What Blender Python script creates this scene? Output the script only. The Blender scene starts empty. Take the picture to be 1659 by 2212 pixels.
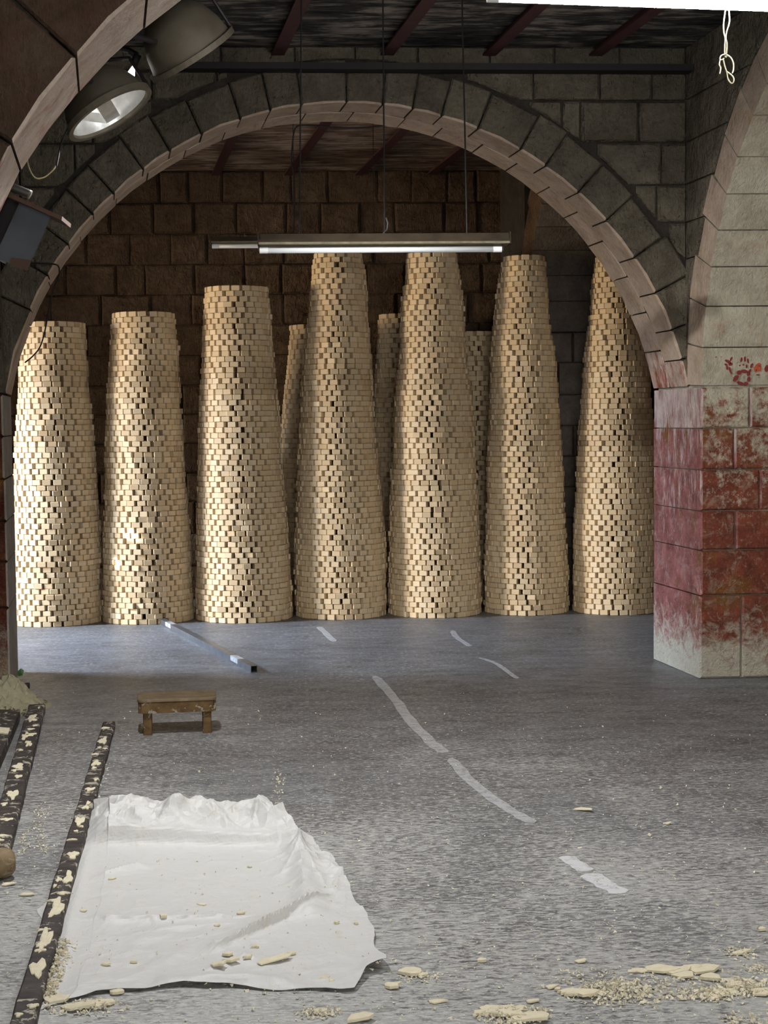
import bpy, bmesh, math, random
import numpy as np
from mathutils import Vector, Matrix, noise

random.seed(7)
RNG = np.random.default_rng(11)
SC = bpy.context.scene
COL = SC.collection
rad = math.radians

# ------------------------------------------------------------------ camera
F, CX, CY = 3200.0, 829.5, 1106.0
YAW, PITCH, ROLL, EYE = rad(3.0), rad(3.5), rad(0.65), 1.5
_f = Vector((math.sin(YAW) * math.cos(PITCH), math.cos(YAW) * math.cos(PITCH), -math.sin(PITCH)))
_r0 = Vector((math.cos(YAW), -math.sin(YAW), 0))
_u0 = _r0.cross(_f)
_r = _r0 * math.cos(ROLL) - _u0 * math.sin(ROLL)
_u = _u0 * math.cos(ROLL) + _r0 * math.sin(ROLL)
EYEP = Vector((0, 0, EYE))
cd = bpy.data.cameras.new('camera')
cd.sensor_fit = 'HORIZONTAL'; cd.sensor_width = 36.0; cd.lens = F / 1659.0 * 36.0
cd.clip_start = 0.05; cd.clip_end = 100
cam = bpy.data.objects.new('camera', cd); COL.objects.link(cam)
m = Matrix.Identity(4)
for i in range(3):
    m[i][0], m[i][1], m[i][2], m[i][3] = _r[i], _u[i], -_f[i], EYEP[i]
cam.matrix_world = m
SC.camera = cam

# ------------------------------------------------------------------ world, lights, exposure
SC.view_settings.view_transform = 'Standard'
SC.view_settings.look = 'None'
SC.view_settings.gamma = 1.0
SC.view_settings.use_curve_mapping = False
SC.view_settings.exposure = 0.0
SC.cycles.max_bounces = 5; SC.cycles.diffuse_bounces = 2; SC.cycles.glossy_bounces = 2; SC.cycles.transmission_bounces = 2
SC.cycles.adaptive_threshold = 0.08; SC.cycles.adaptive_min_samples = 12; SC.cycles.use_light_tree = False
W_ = bpy.data.worlds.new('world'); SC.world = W_; W_.use_nodes = True
W_.node_tree.nodes['Background'].inputs[0].default_value = (0.80, 0.88, 1.0, 1)
W_.node_tree.nodes['Background'].inputs[1].default_value = 0.12


def area(name, loc, target, sx, sy, power, color):
    l = bpy.data.lights.new(name, 'AREA'); l.shape = 'RECTANGLE'; l.size = sx; l.size_y = sy
    l.energy = power; l.color = color
    o = bpy.data.objects.new(name, l); COL.objects.link(o); o.location = loc
    o.rotation_euler = (Vector(target) - Vector(loc)).to_track_quat('-Z', 'Y').to_euler()
    return o


# daylight from the open doors behind the camera, and the windows of the left aisle, plus one warm fill
area('door_daylight', (0.6, -2.6, 1.75), (0.6, 5.0, 0.6), 4.2, 3.0, 225, (1.0, 0.985, 0.95))
area('courtyard_daylight', (-14.0, 7.9, 2.3), (0.0, 11.4, 1.3), 1.5, 1.5, 1080, (1.0, 0.81, 0.58))
area('aisle_window_fill', (-5.4, 9.9, 1.5), (1.5, 9.6, 1.6), 1.3, 1.8, 46, (1.0, 0.84, 0.66))  # warm fill added inside the window to brighten the arch soffit
area('aisle_window_sky', (-5.4, 10.1, 2.5), (-1.0, 10.25, 0.0), 1.5, 0.8, 95, (0.62, 0.76, 1.0)).data.spread = rad(58)

# ------------------------------------------------------------------ pixel to place
S, Y0 = 0.133, 8.34          # the bays are skewed in plan: x = u - S * (v - Y0)
UL, UR = -1.672, 2.251       # planes of the piers
UC, AA, BB, ZC = 0.29, 2.0, 2.04, 1.27   # arch: centre, half span, rise, centre height
ZCEIL = 3.63


def ray(px, py):
    return _f + _r * ((px - CX) / F) - _u * ((py - CY) / F)


def at(px, py, Y):
    d = ray(px, py); return EYEP + d * (Y / d.y)


def fl(px, py, z=0.0):
    d = ray(px, py); return EYEP + d * ((z - EYE) / d.z)


def proj(P):
    d = Vector(P) - EYEP; z = d.dot(_f)
    return CX + F * d.dot(_r) / z, CY - F * d.dot(_u) / z


def W(u, v, z):
    return Vector((u - S * (v - Y0), v, z))


# ------------------------------------------------------------------ mesh helpers
class MB:
    def __init__(s): s.v = []; s.f = []; s.m = []

    def vert(s, p): s.v.append(tuple(p)); return len(s.v) - 1

    def face(s, idx, mi=0): s.f.append(tuple(idx)); s.m.append(mi)

    def hexa(s, p, mi=0, mf=None):
        # p: 8 points, bottom ring 0-3, top ring 4-7; mf = per-face materials
        b = len(s.v); s.v.extend(tuple(q) for q in p)
        for k, q in enumerate([(0, 3, 2, 1), (4, 5, 6, 7), (0, 1, 5, 4), (1, 2, 6, 5), (2, 3, 7, 6), (3, 0, 4, 7)]):
            s.face([b + i for i in q], mi if mf is None else mf[k])

    def box(s, x0, x1, y0, y1, z0, z1, mi=0, fn=None):
        pts = [(x0, y0, z0), (x1, y0, z0), (x1, y1, z0), (x0, y1, z0), (x0, y0, z1), (x1, y0, z1), (x1, y1, z1), (x0, y1, z1)]
        s.hexa([fn(*q) if fn else q for q in pts], mi)

    def prism(s, ring, back, chamfer=0.0, bulge=0.0, mi=0, side_mi=None):
        # ring: outline of the front (any winding), back: vector to the rear, chamfered front edges
        n = len(ring); c = sum((Vector(p) for p in ring), Vector()) / n
        back = Vector(back); fw = -back.normalized()
        side_mi = mi if side_mi is None else side_mi
        b0 = len(s.v)
        for p in ring: s.v.append(tuple(Vector(p) + back))
        for p in ring: s.v.append(tuple(Vector(p)))
        ins = []
        for p in ring:
            p = Vector(p); d = c - p
            q = p + d * min(0.45, chamfer / max(d.length, 1e-5) * 1.3) + fw * bulge
            s.v.append(tuple(q))
        for i in range(n):
            j = (i + 1) % n
            s.face((b0 + i, b0 + j, b0 + n + j, b0 + n + i), side_mi)
            s.face((b0 + n + i, b0 + n + j, b0 + 2 * n + j, b0 + 2 * n + i), mi)
        s.face([b0 + 2 * n + i for i in range(n)], mi)
        s.face([b0 + i for i in reversed(range(n))], side_mi)

    def tube(s, path, r, seg=8, mi=0, cap=True):
        path = [Vector(p) for p in path]; n = len(path); rings = []
        up = Vector((0, 0, 1)); prev = None
        for i, p in enumerate(path):
            t = (path[min(i + 1, n - 1)] - path[max(i - 1, 0)]).normalized()
            if prev is None:
                a = t.cross(up)
                if a.length < 1e-3: a = t.cross(Vector((1, 0, 0)))
            else:
                a = prev - t * prev.dot(t)
                if a.length < 1e-4: a = t.cross(up)
            a.normalize(); prev = a; bb = t.cross(a)
            rr = r(i / (n - 1)) if callable(r) else r
            b = len(s.v); rings.append(b)
            for k in range(seg):
                an = 2 * math.pi * k / seg
                s.v.append(tuple(p + a * (rr * math.cos(an)) + bb * (rr * math.sin(an))))
        for i in range(n - 1):
            for k in range(seg):
                k2 = (k + 1) % seg
                s.face((rings[i] + k, rings[i] + k2, rings[i + 1] + k2, rings[i + 1] + k), mi)
        if cap:
            s.face([rings[0] + k for k in reversed(range(seg))], mi)
            s.face([rings[-1] + k for k in range(seg)], mi)

    def lathe(s, prof, origin, axis, seg=32, mi=0):
        # prof: list of (distance along axis, radius)
        axis = Vector(axis).normalized(); o = Vector(origin)
        a = axis.orthogonal().normalized(); bb = axis.cross(a)
        rings = []
        for h, r in prof:
            b = len(s.v); rings.append(b)
            for k in range(seg):
                an = 2 * math.pi * k / seg
                s.v.append(tuple(o + axis * h + a * (r * math.cos(an)) + bb * (r * math.sin(an))))
        for i in range(len(prof) - 1):
            for k in range(seg):
                k2 = (k + 1) % seg
                s.face((rings[i] + k, rings[i] + k2, rings[i + 1] + k2, rings[i + 1] + k), mi)

    def mesh(s, name, mats=(), smooth=False, recalc=True):
        me = bpy.data.meshes.new(name)
        me.from_pydata(s.v, [], s.f)
        for mt in mats: me.materials.append(mt)
        if any(s.m): me.polygons.foreach_set('material_index', s.m)
        if recalc:
            bm = bmesh.new(); bm.from_mesh(me)
            bmesh.ops.recalc_face_normals(bm, faces=bm.faces); bm.to_mesh(me); bm.free()
        if smooth: me.polygons.foreach_set('use_smooth', [True] * len(me.polygons))
        me.update(); return me

    def build(s, name, mats, parent=None, smooth=False, recalc=True):
        if not isinstance(mats, (list, tuple)): mats = [mats]
        o = bpy.data.objects.new(name, s.mesh(name, mats, smooth, recalc)); COL.objects.link(o)
        if parent is not None: o.parent = parent
        return o


def empty(name, loc=(0, 0, 0), rz=0.0):
    o = bpy.data.objects.new(name, None); COL.objects.link(o)
    o.empty_display_size = 0.05; o.location = loc; o.rotation_euler = (0, 0, rz); return o


def tag(o, label=None, cat=None, group=None, kind=None):
    if label: o['label'] = label
    if cat: o['category'] = cat
    if group: o['group'] = group
    if kind: o['kind'] = kind
    return o


# ------------------------------------------------------------------ materials
class NT:
    def __init__(s, name):
        s.mat = bpy.data.materials.new(name); s.mat.use_nodes = True
        s.t = s.mat.node_tree; s.b = s.t.nodes['Principled BSDF']
        s.pos = s.t.nodes.new('ShaderNodeNewGeometry').outputs['Position']

    def n(s, typ, **kw):
        nd = s.t.nodes.new(typ)
        for k, v in kw.items(): setattr(nd, k, v)
        return nd

    def link(s, a, b): s.t.links.new(a, b)

    def setv(s, sock, v):
        if hasattr(v, 'is_output') or isinstance(v, bpy.types.NodeSocket): s.link(v, sock)
        else: sock.default_value = v

    def scaled(s, sc):
        mp = s.n('ShaderNodeMapping'); s.link(s.pos, mp.inputs[0]); mp.inputs['Scale'].default_value = sc
        return mp.outputs[0]

    def noise(s, scale, detail=4, rough=0.55, vec=None, dist=0.0):
        nd = s.n('ShaderNodeTexNoise'); s.link(vec if vec is not None else s.pos, nd.inputs['Vector'])
        nd.inputs['Scale'].default_value = scale; nd.inputs['Detail'].default_value = detail
        nd.inputs['Roughness'].default_value = rough; nd.inputs['Distortion'].default_value = dist
        return nd.outputs['Fac']

    def ramp(s, fac, stops, interp='LINEAR'):
        r = s.n('ShaderNodeValToRGB'); r.color_ramp.interpolation = interp
        s.setv(r.inputs[0], fac)
        els = r.color_ramp.elements
        while len(els) < len(stops): els.new(0.5)
        for e, (p, c) in zip(els, stops):
            e.position = p; e.color = c if len(c) == 4 else (*c, 1)
        return r.outputs[0]

    def step(s, fac, a, b): return s.ramp(fac, [(a, (0, 0, 0)), (b, (1, 1, 1))])

    def mix(s, fac, a, b, mode='MIX'):
        x = s.n('ShaderNodeMix', data_type='RGBA', blend_type=mode)
        s.setv(x.inputs[0], fac)
        for sk, v in ((x.inputs[6], a), (x.inputs[7], b)):
            if isinstance(v, tuple) and len(v) == 3: v = (*v, 1)
            s.setv(sk, v)
        return x.outputs[2]

    def math(s, op, a, b=0.0, c=0.0):
        x = s.n('ShaderNodeMath', operation=op)
        s.setv(x.inputs[0], a); s.setv(x.inputs[1], b); s.setv(x.inputs[2], c); return x.outputs[0]

    def xyz(s):
        x = s.n('ShaderNodeSeparateXYZ'); s.link(s.pos, x.inputs[0]); return x.outputs

    def rnd(s): return s.n('ShaderNodeObjectInfo').outputs['Random']

    def island(s): return s.n('ShaderNodeNewGeometry').outputs['Random Per Island']

    def bump(s, h, strength=0.5, dist=0.01, prev=None):
        b = s.n('ShaderNodeBump'); s.setv(b.inputs['Height'], h)
        b.inputs['Strength'].default_value = strength; b.inputs['Distance'].default_value = dist
        if prev is not None: s.link(prev, b.inputs['Normal'])
        return b.outputs[0]

    def out(s, color, rough=0.8, normal=None, metal=0.0, spec=0.3):
        if isinstance(color, tuple) and len(color) == 3: color = (*color, 1)
        s.setv(s.b.inputs['Base Color'], color); s.setv(s.b.inputs['Roughness'], rough)
        s.setv(s.b.inputs['Metallic'], metal); s.setv(s.b.inputs['Specular IOR Level'], spec)
        if normal is not None: s.link(normal, s.b.inputs['Normal'])
        return s.mat


def plain(name, c, rough=0.6, metal=0.0, var=0.35, scale=30, spec=0.4):
    t = NT(name)
    col = t.mix(t.noise(scale, 4), tuple(x * (1 - var) for x in c), tuple(min(1, x * (1 + var)) for x in c))
    return t.out(col, rough, t.bump(t.noise(scale * 3, 3), 0.15, 0.003), metal, spec)


def stone(name, lo, mid, hi, soot=None, soot_amt=0.0, bump=0.6, pits=True, scale=7, tint=None, tint_amt=0.0):
    t = NT(name)
    n1 = t.noise(scale, 6, 0.6); n2 = t.noise(scale * 6, 4, 0.6)
    c = t.ramp(t.math('ADD', t.math('MULTIPLY', n1, 0.65), t.math('MULTIPLY', n2, 0.35)), [(0.3, lo), (0.5, mid), (0.72, hi)])
    c = t.mix(t.math('MULTIPLY', t.rnd(), 0.45), c, t.mix(1.0, c, (0.62, 0.60, 0.58), 'MULTIPLY'))
    if tint is not None:
        c = t.mix(t.math('MULTIPLY', t.step(t.noise(5, 5, 0.6, dist=0.5), 0.56, 0.66), tint_amt), c, tint)
    if soot is not None:
        c = t.mix(t.math('MULTIPLY', t.step(t.noise(1.6, 5, 0.65), 0.38, 0.68), soot_amt), c, soot)
    h = t.math('ADD', t.math('MULTIPLY', t.noise(5, 6, 0.62, dist=0.4), 2.0), t.math('MULTIPLY', t.noise(45, 4, 0.65, vec=t.scaled((1.6, 1, 0.6))), 0.45))
    nrm = t.bump(h, bump, 0.05)
    if pits:
        vo = t.n('ShaderNodeTexNoise'); t.link(t.pos, vo.inputs['Vector']); vo.inputs['Scale'].default_value = 22
        nrm = t.bump(t.step(vo.outputs['Fac'], 0.62, 0.7), bump * 0.6, -0.012, nrm)
    return t.out(c, 0.92, nrm, 0, 0.15)


M = {}
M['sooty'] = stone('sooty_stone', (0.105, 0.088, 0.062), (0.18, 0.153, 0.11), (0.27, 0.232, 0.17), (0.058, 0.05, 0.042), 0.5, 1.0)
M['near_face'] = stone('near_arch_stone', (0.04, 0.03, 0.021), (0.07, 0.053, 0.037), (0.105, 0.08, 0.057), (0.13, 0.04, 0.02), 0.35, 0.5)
M['soffit'] = stone('pale_soffit_stone', (0.37, 0.275, 0.205), (0.56, 0.43, 0.325), (0.68, 0.54, 0.42), (0.20, 0.16, 0.13), 0.28, 0.35, True, 7, (0.55, 0.36, 0.10), 0.25)  # paler, warmer tone for the inner faces of the arch stones
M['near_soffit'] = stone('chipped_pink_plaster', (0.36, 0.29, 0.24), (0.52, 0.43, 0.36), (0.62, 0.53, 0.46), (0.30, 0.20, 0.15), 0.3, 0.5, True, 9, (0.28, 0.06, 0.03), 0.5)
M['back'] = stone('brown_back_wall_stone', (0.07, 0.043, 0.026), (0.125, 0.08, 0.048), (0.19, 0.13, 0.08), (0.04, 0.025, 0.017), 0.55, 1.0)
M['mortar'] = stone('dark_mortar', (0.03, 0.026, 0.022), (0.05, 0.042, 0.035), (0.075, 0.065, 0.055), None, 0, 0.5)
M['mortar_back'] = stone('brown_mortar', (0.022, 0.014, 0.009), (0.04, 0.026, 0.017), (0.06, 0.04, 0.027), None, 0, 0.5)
M['mortar_pale'] = stone('pale_mortar', (0.26, 0.22, 0.17), (0.42, 0.37, 0.29), (0.55, 0.5, 0.4), None, 0, 0.4)
M['pier_up'] = stone('pale_limestone', (0.33, 0.29, 0.21), (0.50, 0.455, 0.35), (0.62, 0.58, 0.46), (0.27, 0.20, 0.14), 0.25, 0.5, True, 6, (0.40, 0.12, 0.06), 0.15)


def painted(name, pale, red1, red2, zlo, zhi, salt=1.0, streak=1.0):
    t = NT(name); x, y, z = t.xyz()
    base = t.ramp(t.noise(14, 5, 0.6), [(0.3, tuple(c * 0.72 for c in pale)), (0.55, pale), (0.75, tuple(min(1, c * 1.2) for c in pale))])
    red = t.ramp(t.noise(9, 6, 0.65), [(0.3, red1), (0.55, red2), (0.75, tuple(min(1, c * 1.5) for c in red2))])
    red = t.mix(t.step(t.noise(4, 4), 0.55, 0.7), red, (0.20, 0.085, 0.02), 'MIX')
    zz = t.n('ShaderNodeMapRange'); t.link(z, zz.inputs[0])
    zz.inputs[1].default_value = zlo; zz.inputs[2].default_value = zhi; zz.inputs[3].default_value = 1.0; zz.inputs[4].default_value = 0.0
    n = t.noise(16, 6, 0.7, vec=t.scaled((1, 1, 1.0 / (1 + 2.5 * streak))))
    n2 = t.noise(55, 4, 0.7, vec=t.scaled((1, 1, 1.0 / (1 + 4 * streak))))
    mask = t.math('ADD', t.math('MULTIPLY', zz.outputs[0], 0.55), t.math('ADD', t.math('MULTIPLY', n, 0.85), t.math('MULTIPLY', n2, 0.35)))
    mask = t.math('ADD', mask, t.math('MULTIPLY', t.rnd(), 0.10))
    c = t.mix(t.step(mask, 0.82, 0.98), base, red)
    c = t.mix(t.math('MULTIPLY', t.step(t.noise(11, 7, 0.78, dist=0.8), 0.52, 0.64), 0.55), c, t.mix(0.45, base, red))
    # bare scratches in the paint
    c = t.mix(t.math('MULTIPLY', t.step(t.noise(38, 5, 0.75, vec=t.scaled((1, 1, 0.45 if streak > 0.5 else 1.0))), 0.58, 0.68), 0.55), c, base)
    # efflorescence creeping up from the floor
    sz = t.n('ShaderNodeMapRange'); t.link(z, sz.inputs[0])
    sz.inputs[1].default_value = 0.05; sz.inputs[2].default_value = 0.75; sz.inputs[3].default_value = 1.0; sz.inputs[4].default_value = 0.0
    sm = t.math('ADD', t.math('MULTIPLY', sz.outputs[0], 0.55), t.math('MULTIPLY', t.noise(13, 7, 0.75, dist=0.7), 0.75))
    c = t.mix(t.math('MULTIPLY', t.step(sm, 0.70, 0.86), salt), c, t.mix(t.noise(30, 4), (0.40, 0.36, 0.27), (0.62, 0.58, 0.47)))
    h = t.math('ADD', t.noise(10, 5, 0.6), t.math('MULTIPLY', t.noise(60, 4, 0.65), 0.5))
    return t.out(c, 0.85, t.bump(h, 0.8, 0.04), 0, 0.25)


M['paint_front'] = painted('red_painted_pier_front', (0.50, 0.45, 0.34), (0.10, 0.026, 0.014), (0.21, 0.055, 0.03), 0.5, 2.4, 0.95, 0.0)
M['paint_reveal'] = painted('red_painted_pier_reveal', (0.60, 0.47, 0.42), (0.16, 0.05, 0.042), (0.30, 0.11, 0.095), 0.35, 2.5, 1.0, 1.0)
M['soffit_red'] = painted('red_streaked_soffit', (0.60, 0.45, 0.36), (0.20, 0.05, 0.04), (0.36, 0.10, 0.06), 0.9, 2.35, 0.0, 1.0)
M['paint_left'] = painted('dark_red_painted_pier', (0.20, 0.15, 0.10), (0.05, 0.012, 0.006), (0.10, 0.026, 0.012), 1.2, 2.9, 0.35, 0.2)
M['reveal_left'] = stone('grey_reveal_stone', (0.22, 0.20, 0.17), (0.32, 0.29, 0.25), (0.42, 0.39, 0.34), None, 0, 0.4)


def floor_mat():
    t = NT('scuffed_grey_floor'); x, y, z = t.xyz()
    v = t.scaled((0.55, 1.5, 1))
    big = t.noise(0.9, 5, 0.6, dist=0.4)
    mid = t.noise(7, 6, 0.65, vec=v)
    fine = t.noise(36, 6, 0.72, vec=v, dist=0.2)
    base = t.ramp(mid, [(0.3, (0.092, 0.093, 0.098)), (0.5, (0.155, 0.157, 0.163)), (0.72, (0.235, 0.236, 0.24))])
    base = t.mix(t.step(t.noise(1.4, 5, 0.6), 0.42, 0.65), base, t.mix(1.0, base, (0.80, 0.77, 0.75), 'MULTIPLY'))
    # dried soap film: lies thickest where the cutting is done, near the camera
    near = t.n('ShaderNodeMapRange'); t.link(y, near.inputs[0])
    near.inputs[1].default_value = 3.2; near.inputs[2].default_value = 8.6; near.inputs[3].default_value = 1.0; near.inputs[4].default_value = 0.0
    k = t.math('ADD', t.math('MULTIPLY', near.outputs[0], 0.175), t.math('ADD', t.math('MULTIPLY', big, 0.34), t.math('MULTIPLY', fine, 0.62)))
    film = t.step(k, 0.575, 0.64)
    c = t.mix(t.math('MULTIPLY', film, 0.62), base, (0.50, 0.495, 0.465))
    k2 = t.math('ADD', t.math('MULTIPLY', near.outputs[0], 0.05), t.noise(110, 3, 0.6, vec=v))
    c = t.mix(t.math('MULTIPLY', t.step(k2, 0.66, 0.70), 0.7), c, (0.55, 0.53, 0.44))
    k3 = t.math('ADD', t.math('MULTIPLY', near.outputs[0], 0.07), t.math('ADD', t.math('MULTIPLY', big, 0.12), t.noise(62, 5, 0.75, vec=v)))
    c = t.mix(t.math('MULTIPLY', t.step(k3, 0.62, 0.67), 0.72), c, (0.56, 0.555, 0.52))
    c = t.mix(t.math('MULTIPLY', t.step(t.noise(48, 5, 0.75, vec=v), 0.58, 0.64), 0.45), c, (0.085, 0.086, 0.09))
    sc = t.noise(3.5, 6, 0.7, vec=t.scaled((0.5, 3.0, 1)), dist=1.2)
    c = t.mix(t.math('MULTIPLY', t.step(sc, 0.60, 0.66), 0.45), c, (0.07, 0.07, 0.072))
    h = t.math('ADD', t.math('MULTIPLY', fine, 0.5), t.math('MULTIPLY', film, 0.3))
    r = t.ramp(fine, [(0.3, (0.34, 0.34, 0.34)), (0.7, (0.62, 0.62, 0.62))])
    return t.out(c, r, t.bump(h, 0.25, 0.006), 0, 0.5)


M['floor'] = floor_mat()


def ceil_mat(name, a, b, c):
    t = NT(name); v = t.scaled((0.35, 1.6, 1))
    n1 = t.noise(9, 7, 0.72, vec=v, dist=0.6); n2 = t.noise(1.7, 4, 0.6)
    col = t.ramp(t.math('ADD', t.math('MULTIPLY', n1, 0.72), t.math('MULTIPLY', n2, 0.30)), [(0.40, a), (0.51, b), (0.62, c)])
    return t.out(col, 0.95, t.bump(n1, 0.9, 0.03), 0, 0.1)


M['ceil'] = ceil_mat('sooty_flaking_ceiling', (0.016, 0.015, 0.016), (0.06, 0.054, 0.05), (0.32, 0.27, 0.225))
M['ceil_back'] = ceil_mat('flaking_brown_ceiling', (0.09, 0.055, 0.04), (0.27, 0.185, 0.135), (0.66, 0.52, 0.40))
M['oxide'] = plain('red_oxide_steel', (0.06, 0.018, 0.018), 0.7, 0.0, 0.5, 12)
M['dark_steel'] = plain('black_steel', (0.018, 0.013, 0.015), 0.6, 0.3, 0.4, 20)
M['wire'] = plain('black_wire', (0.012, 0.011, 0.011), 0.6, 0.2, 0.3, 40)
M['conduit'] = plain('grey_conduit', (0.10, 0.095, 0.085), 0.5, 0.6, 0.4, 14)
M['dish'] = plain('weathered_zinc', (0.11, 0.092, 0.066), 0.6, 0.35, 0.6, 9)
M['dish_in'] = plain('bright_reflector', (0.62, 0.62, 0.60), 0.35, 0.7, 0.4, 30)
M['galv'] = plain('galvanised_steel', (0.20, 0.21, 0.22), 0.38, 0.75, 0.55, 18)
M['blue_metal'] = plain('blue_grey_sheet_metal', (0.045, 0.052, 0.062), 0.5, 0.3, 0.55, 6)
M['brown_metal'] = plain('rusty_brown_steel', (0.06, 0.03, 0.018), 0.7, 0.2, 0.5, 10)
M['fixture'] = plain('dusty_lamp_tray', (0.036, 0.025, 0.014), 0.75, 0.1, 0.9, 12, 0.2)
M['fixture_lip'] = plain('yellowed_lamp_lip', (0.13, 0.105, 0.055), 0.55, 0.1, 0.9, 22)
M['tube_off'] = plain('unlit_fluorescent_glass', (0.72, 0.74, 0.74), 0.25, 0.0, 0.03, 5, 0.5)
M['tube_cap'] = plain('white_lamp_cap', (0.80, 0.80, 0.78), 0.4, 0.0, 0.04, 5)
M['twine'] = plain('cream_twine', (0.72, 0.66, 0.45), 0.9, 0.0, 0.2, 120)
M['shaving'] = plain('greenish_soap_shavings', (0.27, 0.245, 0.155), 0.9, 0.0, 0.35, 40)
M['flake'] = plain('pale_soap_scrap', (0.72, 0.65, 0.47), 0.75, 0.0, 0.18, 45, 0.3)
M['crumb'] = plain('soap_crumb', (0.80, 0.74, 0.57), 0.8, 0.0, 0.2, 30, 0.3)
M['hand'] = plain('dark_red_hand_paint', (0.20, 0.025, 0.022), 0.8, 0.0, 0.3, 60)
M['hand2'] = plain('orange_red_paint', (0.42, 0.08, 0.03), 0.8, 0.0, 0.3, 60)
M['green'] = plain('green_plastic', (0.03, 0.10, 0.02), 0.4, 0.0, 0.2, 30)
M['bottle'] = plain('dark_bottle_glass', (0.03, 0.035, 0.038), 0.12, 0.0, 0.3, 20, 0.7)
M['yellow_wire'] = plain('old_yellow_wire', (0.38, 0.33, 0.16), 0.7, 0.0, 0.2, 60)


def soap_mat():
    t = NT('cream_olive_soap')
    k = t.math('FRACT', t.math('ADD', t.rnd(), t.island()))
    c = t.ramp(k, [(0.0, (0.70, 0.515, 0.30)), (0.4, (0.76, 0.575, 0.345)), (0.8, (0.80, 0.625, 0.395)), (1.0, (0.68, 0.53, 0.33))])
    c = t.mix(t.math('MULTIPLY', t.noise(60, 3), 0.25), c, (0.66, 0.50, 0.30))
    return t.out(c, 0.62, t.bump(t.noise(90, 3), 0.12, 0.002), 0, 0.3)


M['soap'] = soap_mat()


def wood(name, a, b, paint=(0.62, 0.60, 0.50), amt=0.55, sc=(1, 1, 1), size=14):
    t = NT(name); v = t.scaled(sc)
    n = t.noise(size, 6, 0.6, vec=v)
    c = t.ramp(n, [(0.32, a), (0.68, b)])
    p = t.step(t.noise(size * 1.1, 5, 0.7, dist=0.6), 0.565, 0.60)
    c = t.mix(t.math('MULTIPLY', p, amt), c, paint)
    return t.out(c, 0.75, t.bump(n, 0.3, 0.004), 0, 0.3)


M['stool'] = wood('paint_splashed_stool_wood', (0.065, 0.036, 0.012), (0.15, 0.09, 0.034), (0.60, 0.58, 0.50), 0.35, (1, 1, 1), 20)
M['stool_top'] = wood('worn_stool_top', (0.12, 0.085, 0.046), (0.19, 0.14, 0.082), (0.45, 0.40, 0.3), 0.12, (0.5, 1, 1), 16)
M['rail'] = wood('soap_crusted_dark_wood', (0.030, 0.024, 0.022), (0.075, 0.062, 0.055), (0.52, 0.48, 0.38), 0.75, (1, 2.6, 1), 16)
M['mallet'] = wood('soapy_tan_wood', (0.14, 0.095, 0.045), (0.27, 0.20, 0.115), (0.55, 0.5, 0.4), 0.3, (1, 1, 1), 16)


def sheet_mat():
    t = NT('white_plastic_film')
    c = t.mix(t.step(t.noise(18, 5, 0.7), 0.58, 0.75), (0.64, 0.63, 0.61), (0.58, 0.55, 0.48))
    return t.out(c, 0.5, t.bump(t.math('ADD', t.noise(26, 5, 0.6), t.math('MULTIPLY', t.noise(9, 4, 0.5, dist=1.5), 1.5)), 0.3, 0.012), 0, 0.35)


M['sheet'] = sheet_mat()
t_ = NT('old_clear_tape')
M['tape'] = t_.out(t_.mix(t_.step(t_.noise(25, 5, 0.7), 0.45, 0.62), (0.48, 0.485, 0.49), (0.30, 0.30, 0.305)), 0.4, None, 0, 0.5)

t_ = NT('fresh_torn_tape')
M['tape_torn'] = t_.out(t_.mix(t_.step(t_.noise(25, 5, 0.7), 0.5, 0.65), (0.66, 0.665, 0.67), (0.42, 0.42, 0.425)), 0.4, None, 0, 0.5)


def emit(name, c, s):
    t = NT(name); t.b.inputs['Emission Color'].default_value = (*c, 1); t.b.inputs['Emission Strength'].default_value = s
    return t.out(c, 0.5)


M['tube_on'] = emit('lit_fluorescent_tube', (0.95, 0.97, 1.0), 185)
M['bulb_on'] = emit('lit_lamp_glass', (1.0, 0.98, 0.95), 10)
M['bulb_on'].cycles.emission_sampling = 'NONE'

# ------------------------------------------------------------------ floor and ceilings
mb = MB(); mb.box(-7.0, 6.5, -3.2, 13.2, -0.12, 0.0)
floor = tag(mb.build('floor', M['floor']), kind='structure')

VM0, VM1 = 8.55, 9.07     # middle arch wall
VN0, VN1 = 4.80, 5.30     # near arch wall
VB = 12.72                # face of the back wall


def ceiling(name, u0, u1, v0, v1, mat, beams, bz):
    mb = MB(); mb.box(u0, u1, v0, v1, ZCEIL, ZCEIL + 0.15, fn=W)
    c = tag(mb.build(name, mat), kind='structure')
    for ub in beams:     # I-beam: bottom flange and web
        b = MB(); b.box(ub, ub + 0.075, v0, v1, bz, bz + 0.012, fn=W)
        b.box(ub + 0.032, ub + 0.043, v0, v1, bz + 0.012, ZCEIL, fn=W)
        b.build('beam', M['oxide'], c)
    return c


ceiling('ceiling', -2.5, 3.2, VN1 - 0.02, VM0 + 0.03, M['ceil'], [-1.36, -0.755, -0.135, 0.485, 1.07, 1.682], 3.575)
ceiling('ceiling_back', -6.2, 3.6, VM1 - 0.03, VB + 0.06, M['ceil_back'], [-1.42, -0.80, -0.18, 0.43, 1.03, 1.64], 3.585)
ceiling('ceiling_near', -2.5, 3.2, -3.2, VN0 + 0.02, M['ceil'], [-1.36, -0.135, 1.07], 3.575)


# ------------------------------------------------------------------ arches
def arch_pt(t, off=0.0):
    return UC + (AA + off) * math.cos(t), ZC + (BB + off) * math.sin(t)


def ext_z(u, off):
    k = (u - UC) / (AA + off)
    return -9 if abs(k) >= 1 else ZC + (BB + off) * math.sqrt(1 - k * k)


T0 = math.asin((1.68 - ZC) / BB)


def t_of_px(px, py, Y):
    P = at(px, py, Y); u = P.x + S * (P.y - Y0)
    return math.atan2((P.z - ZC) / BB, (u - UC) / AA)


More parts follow.
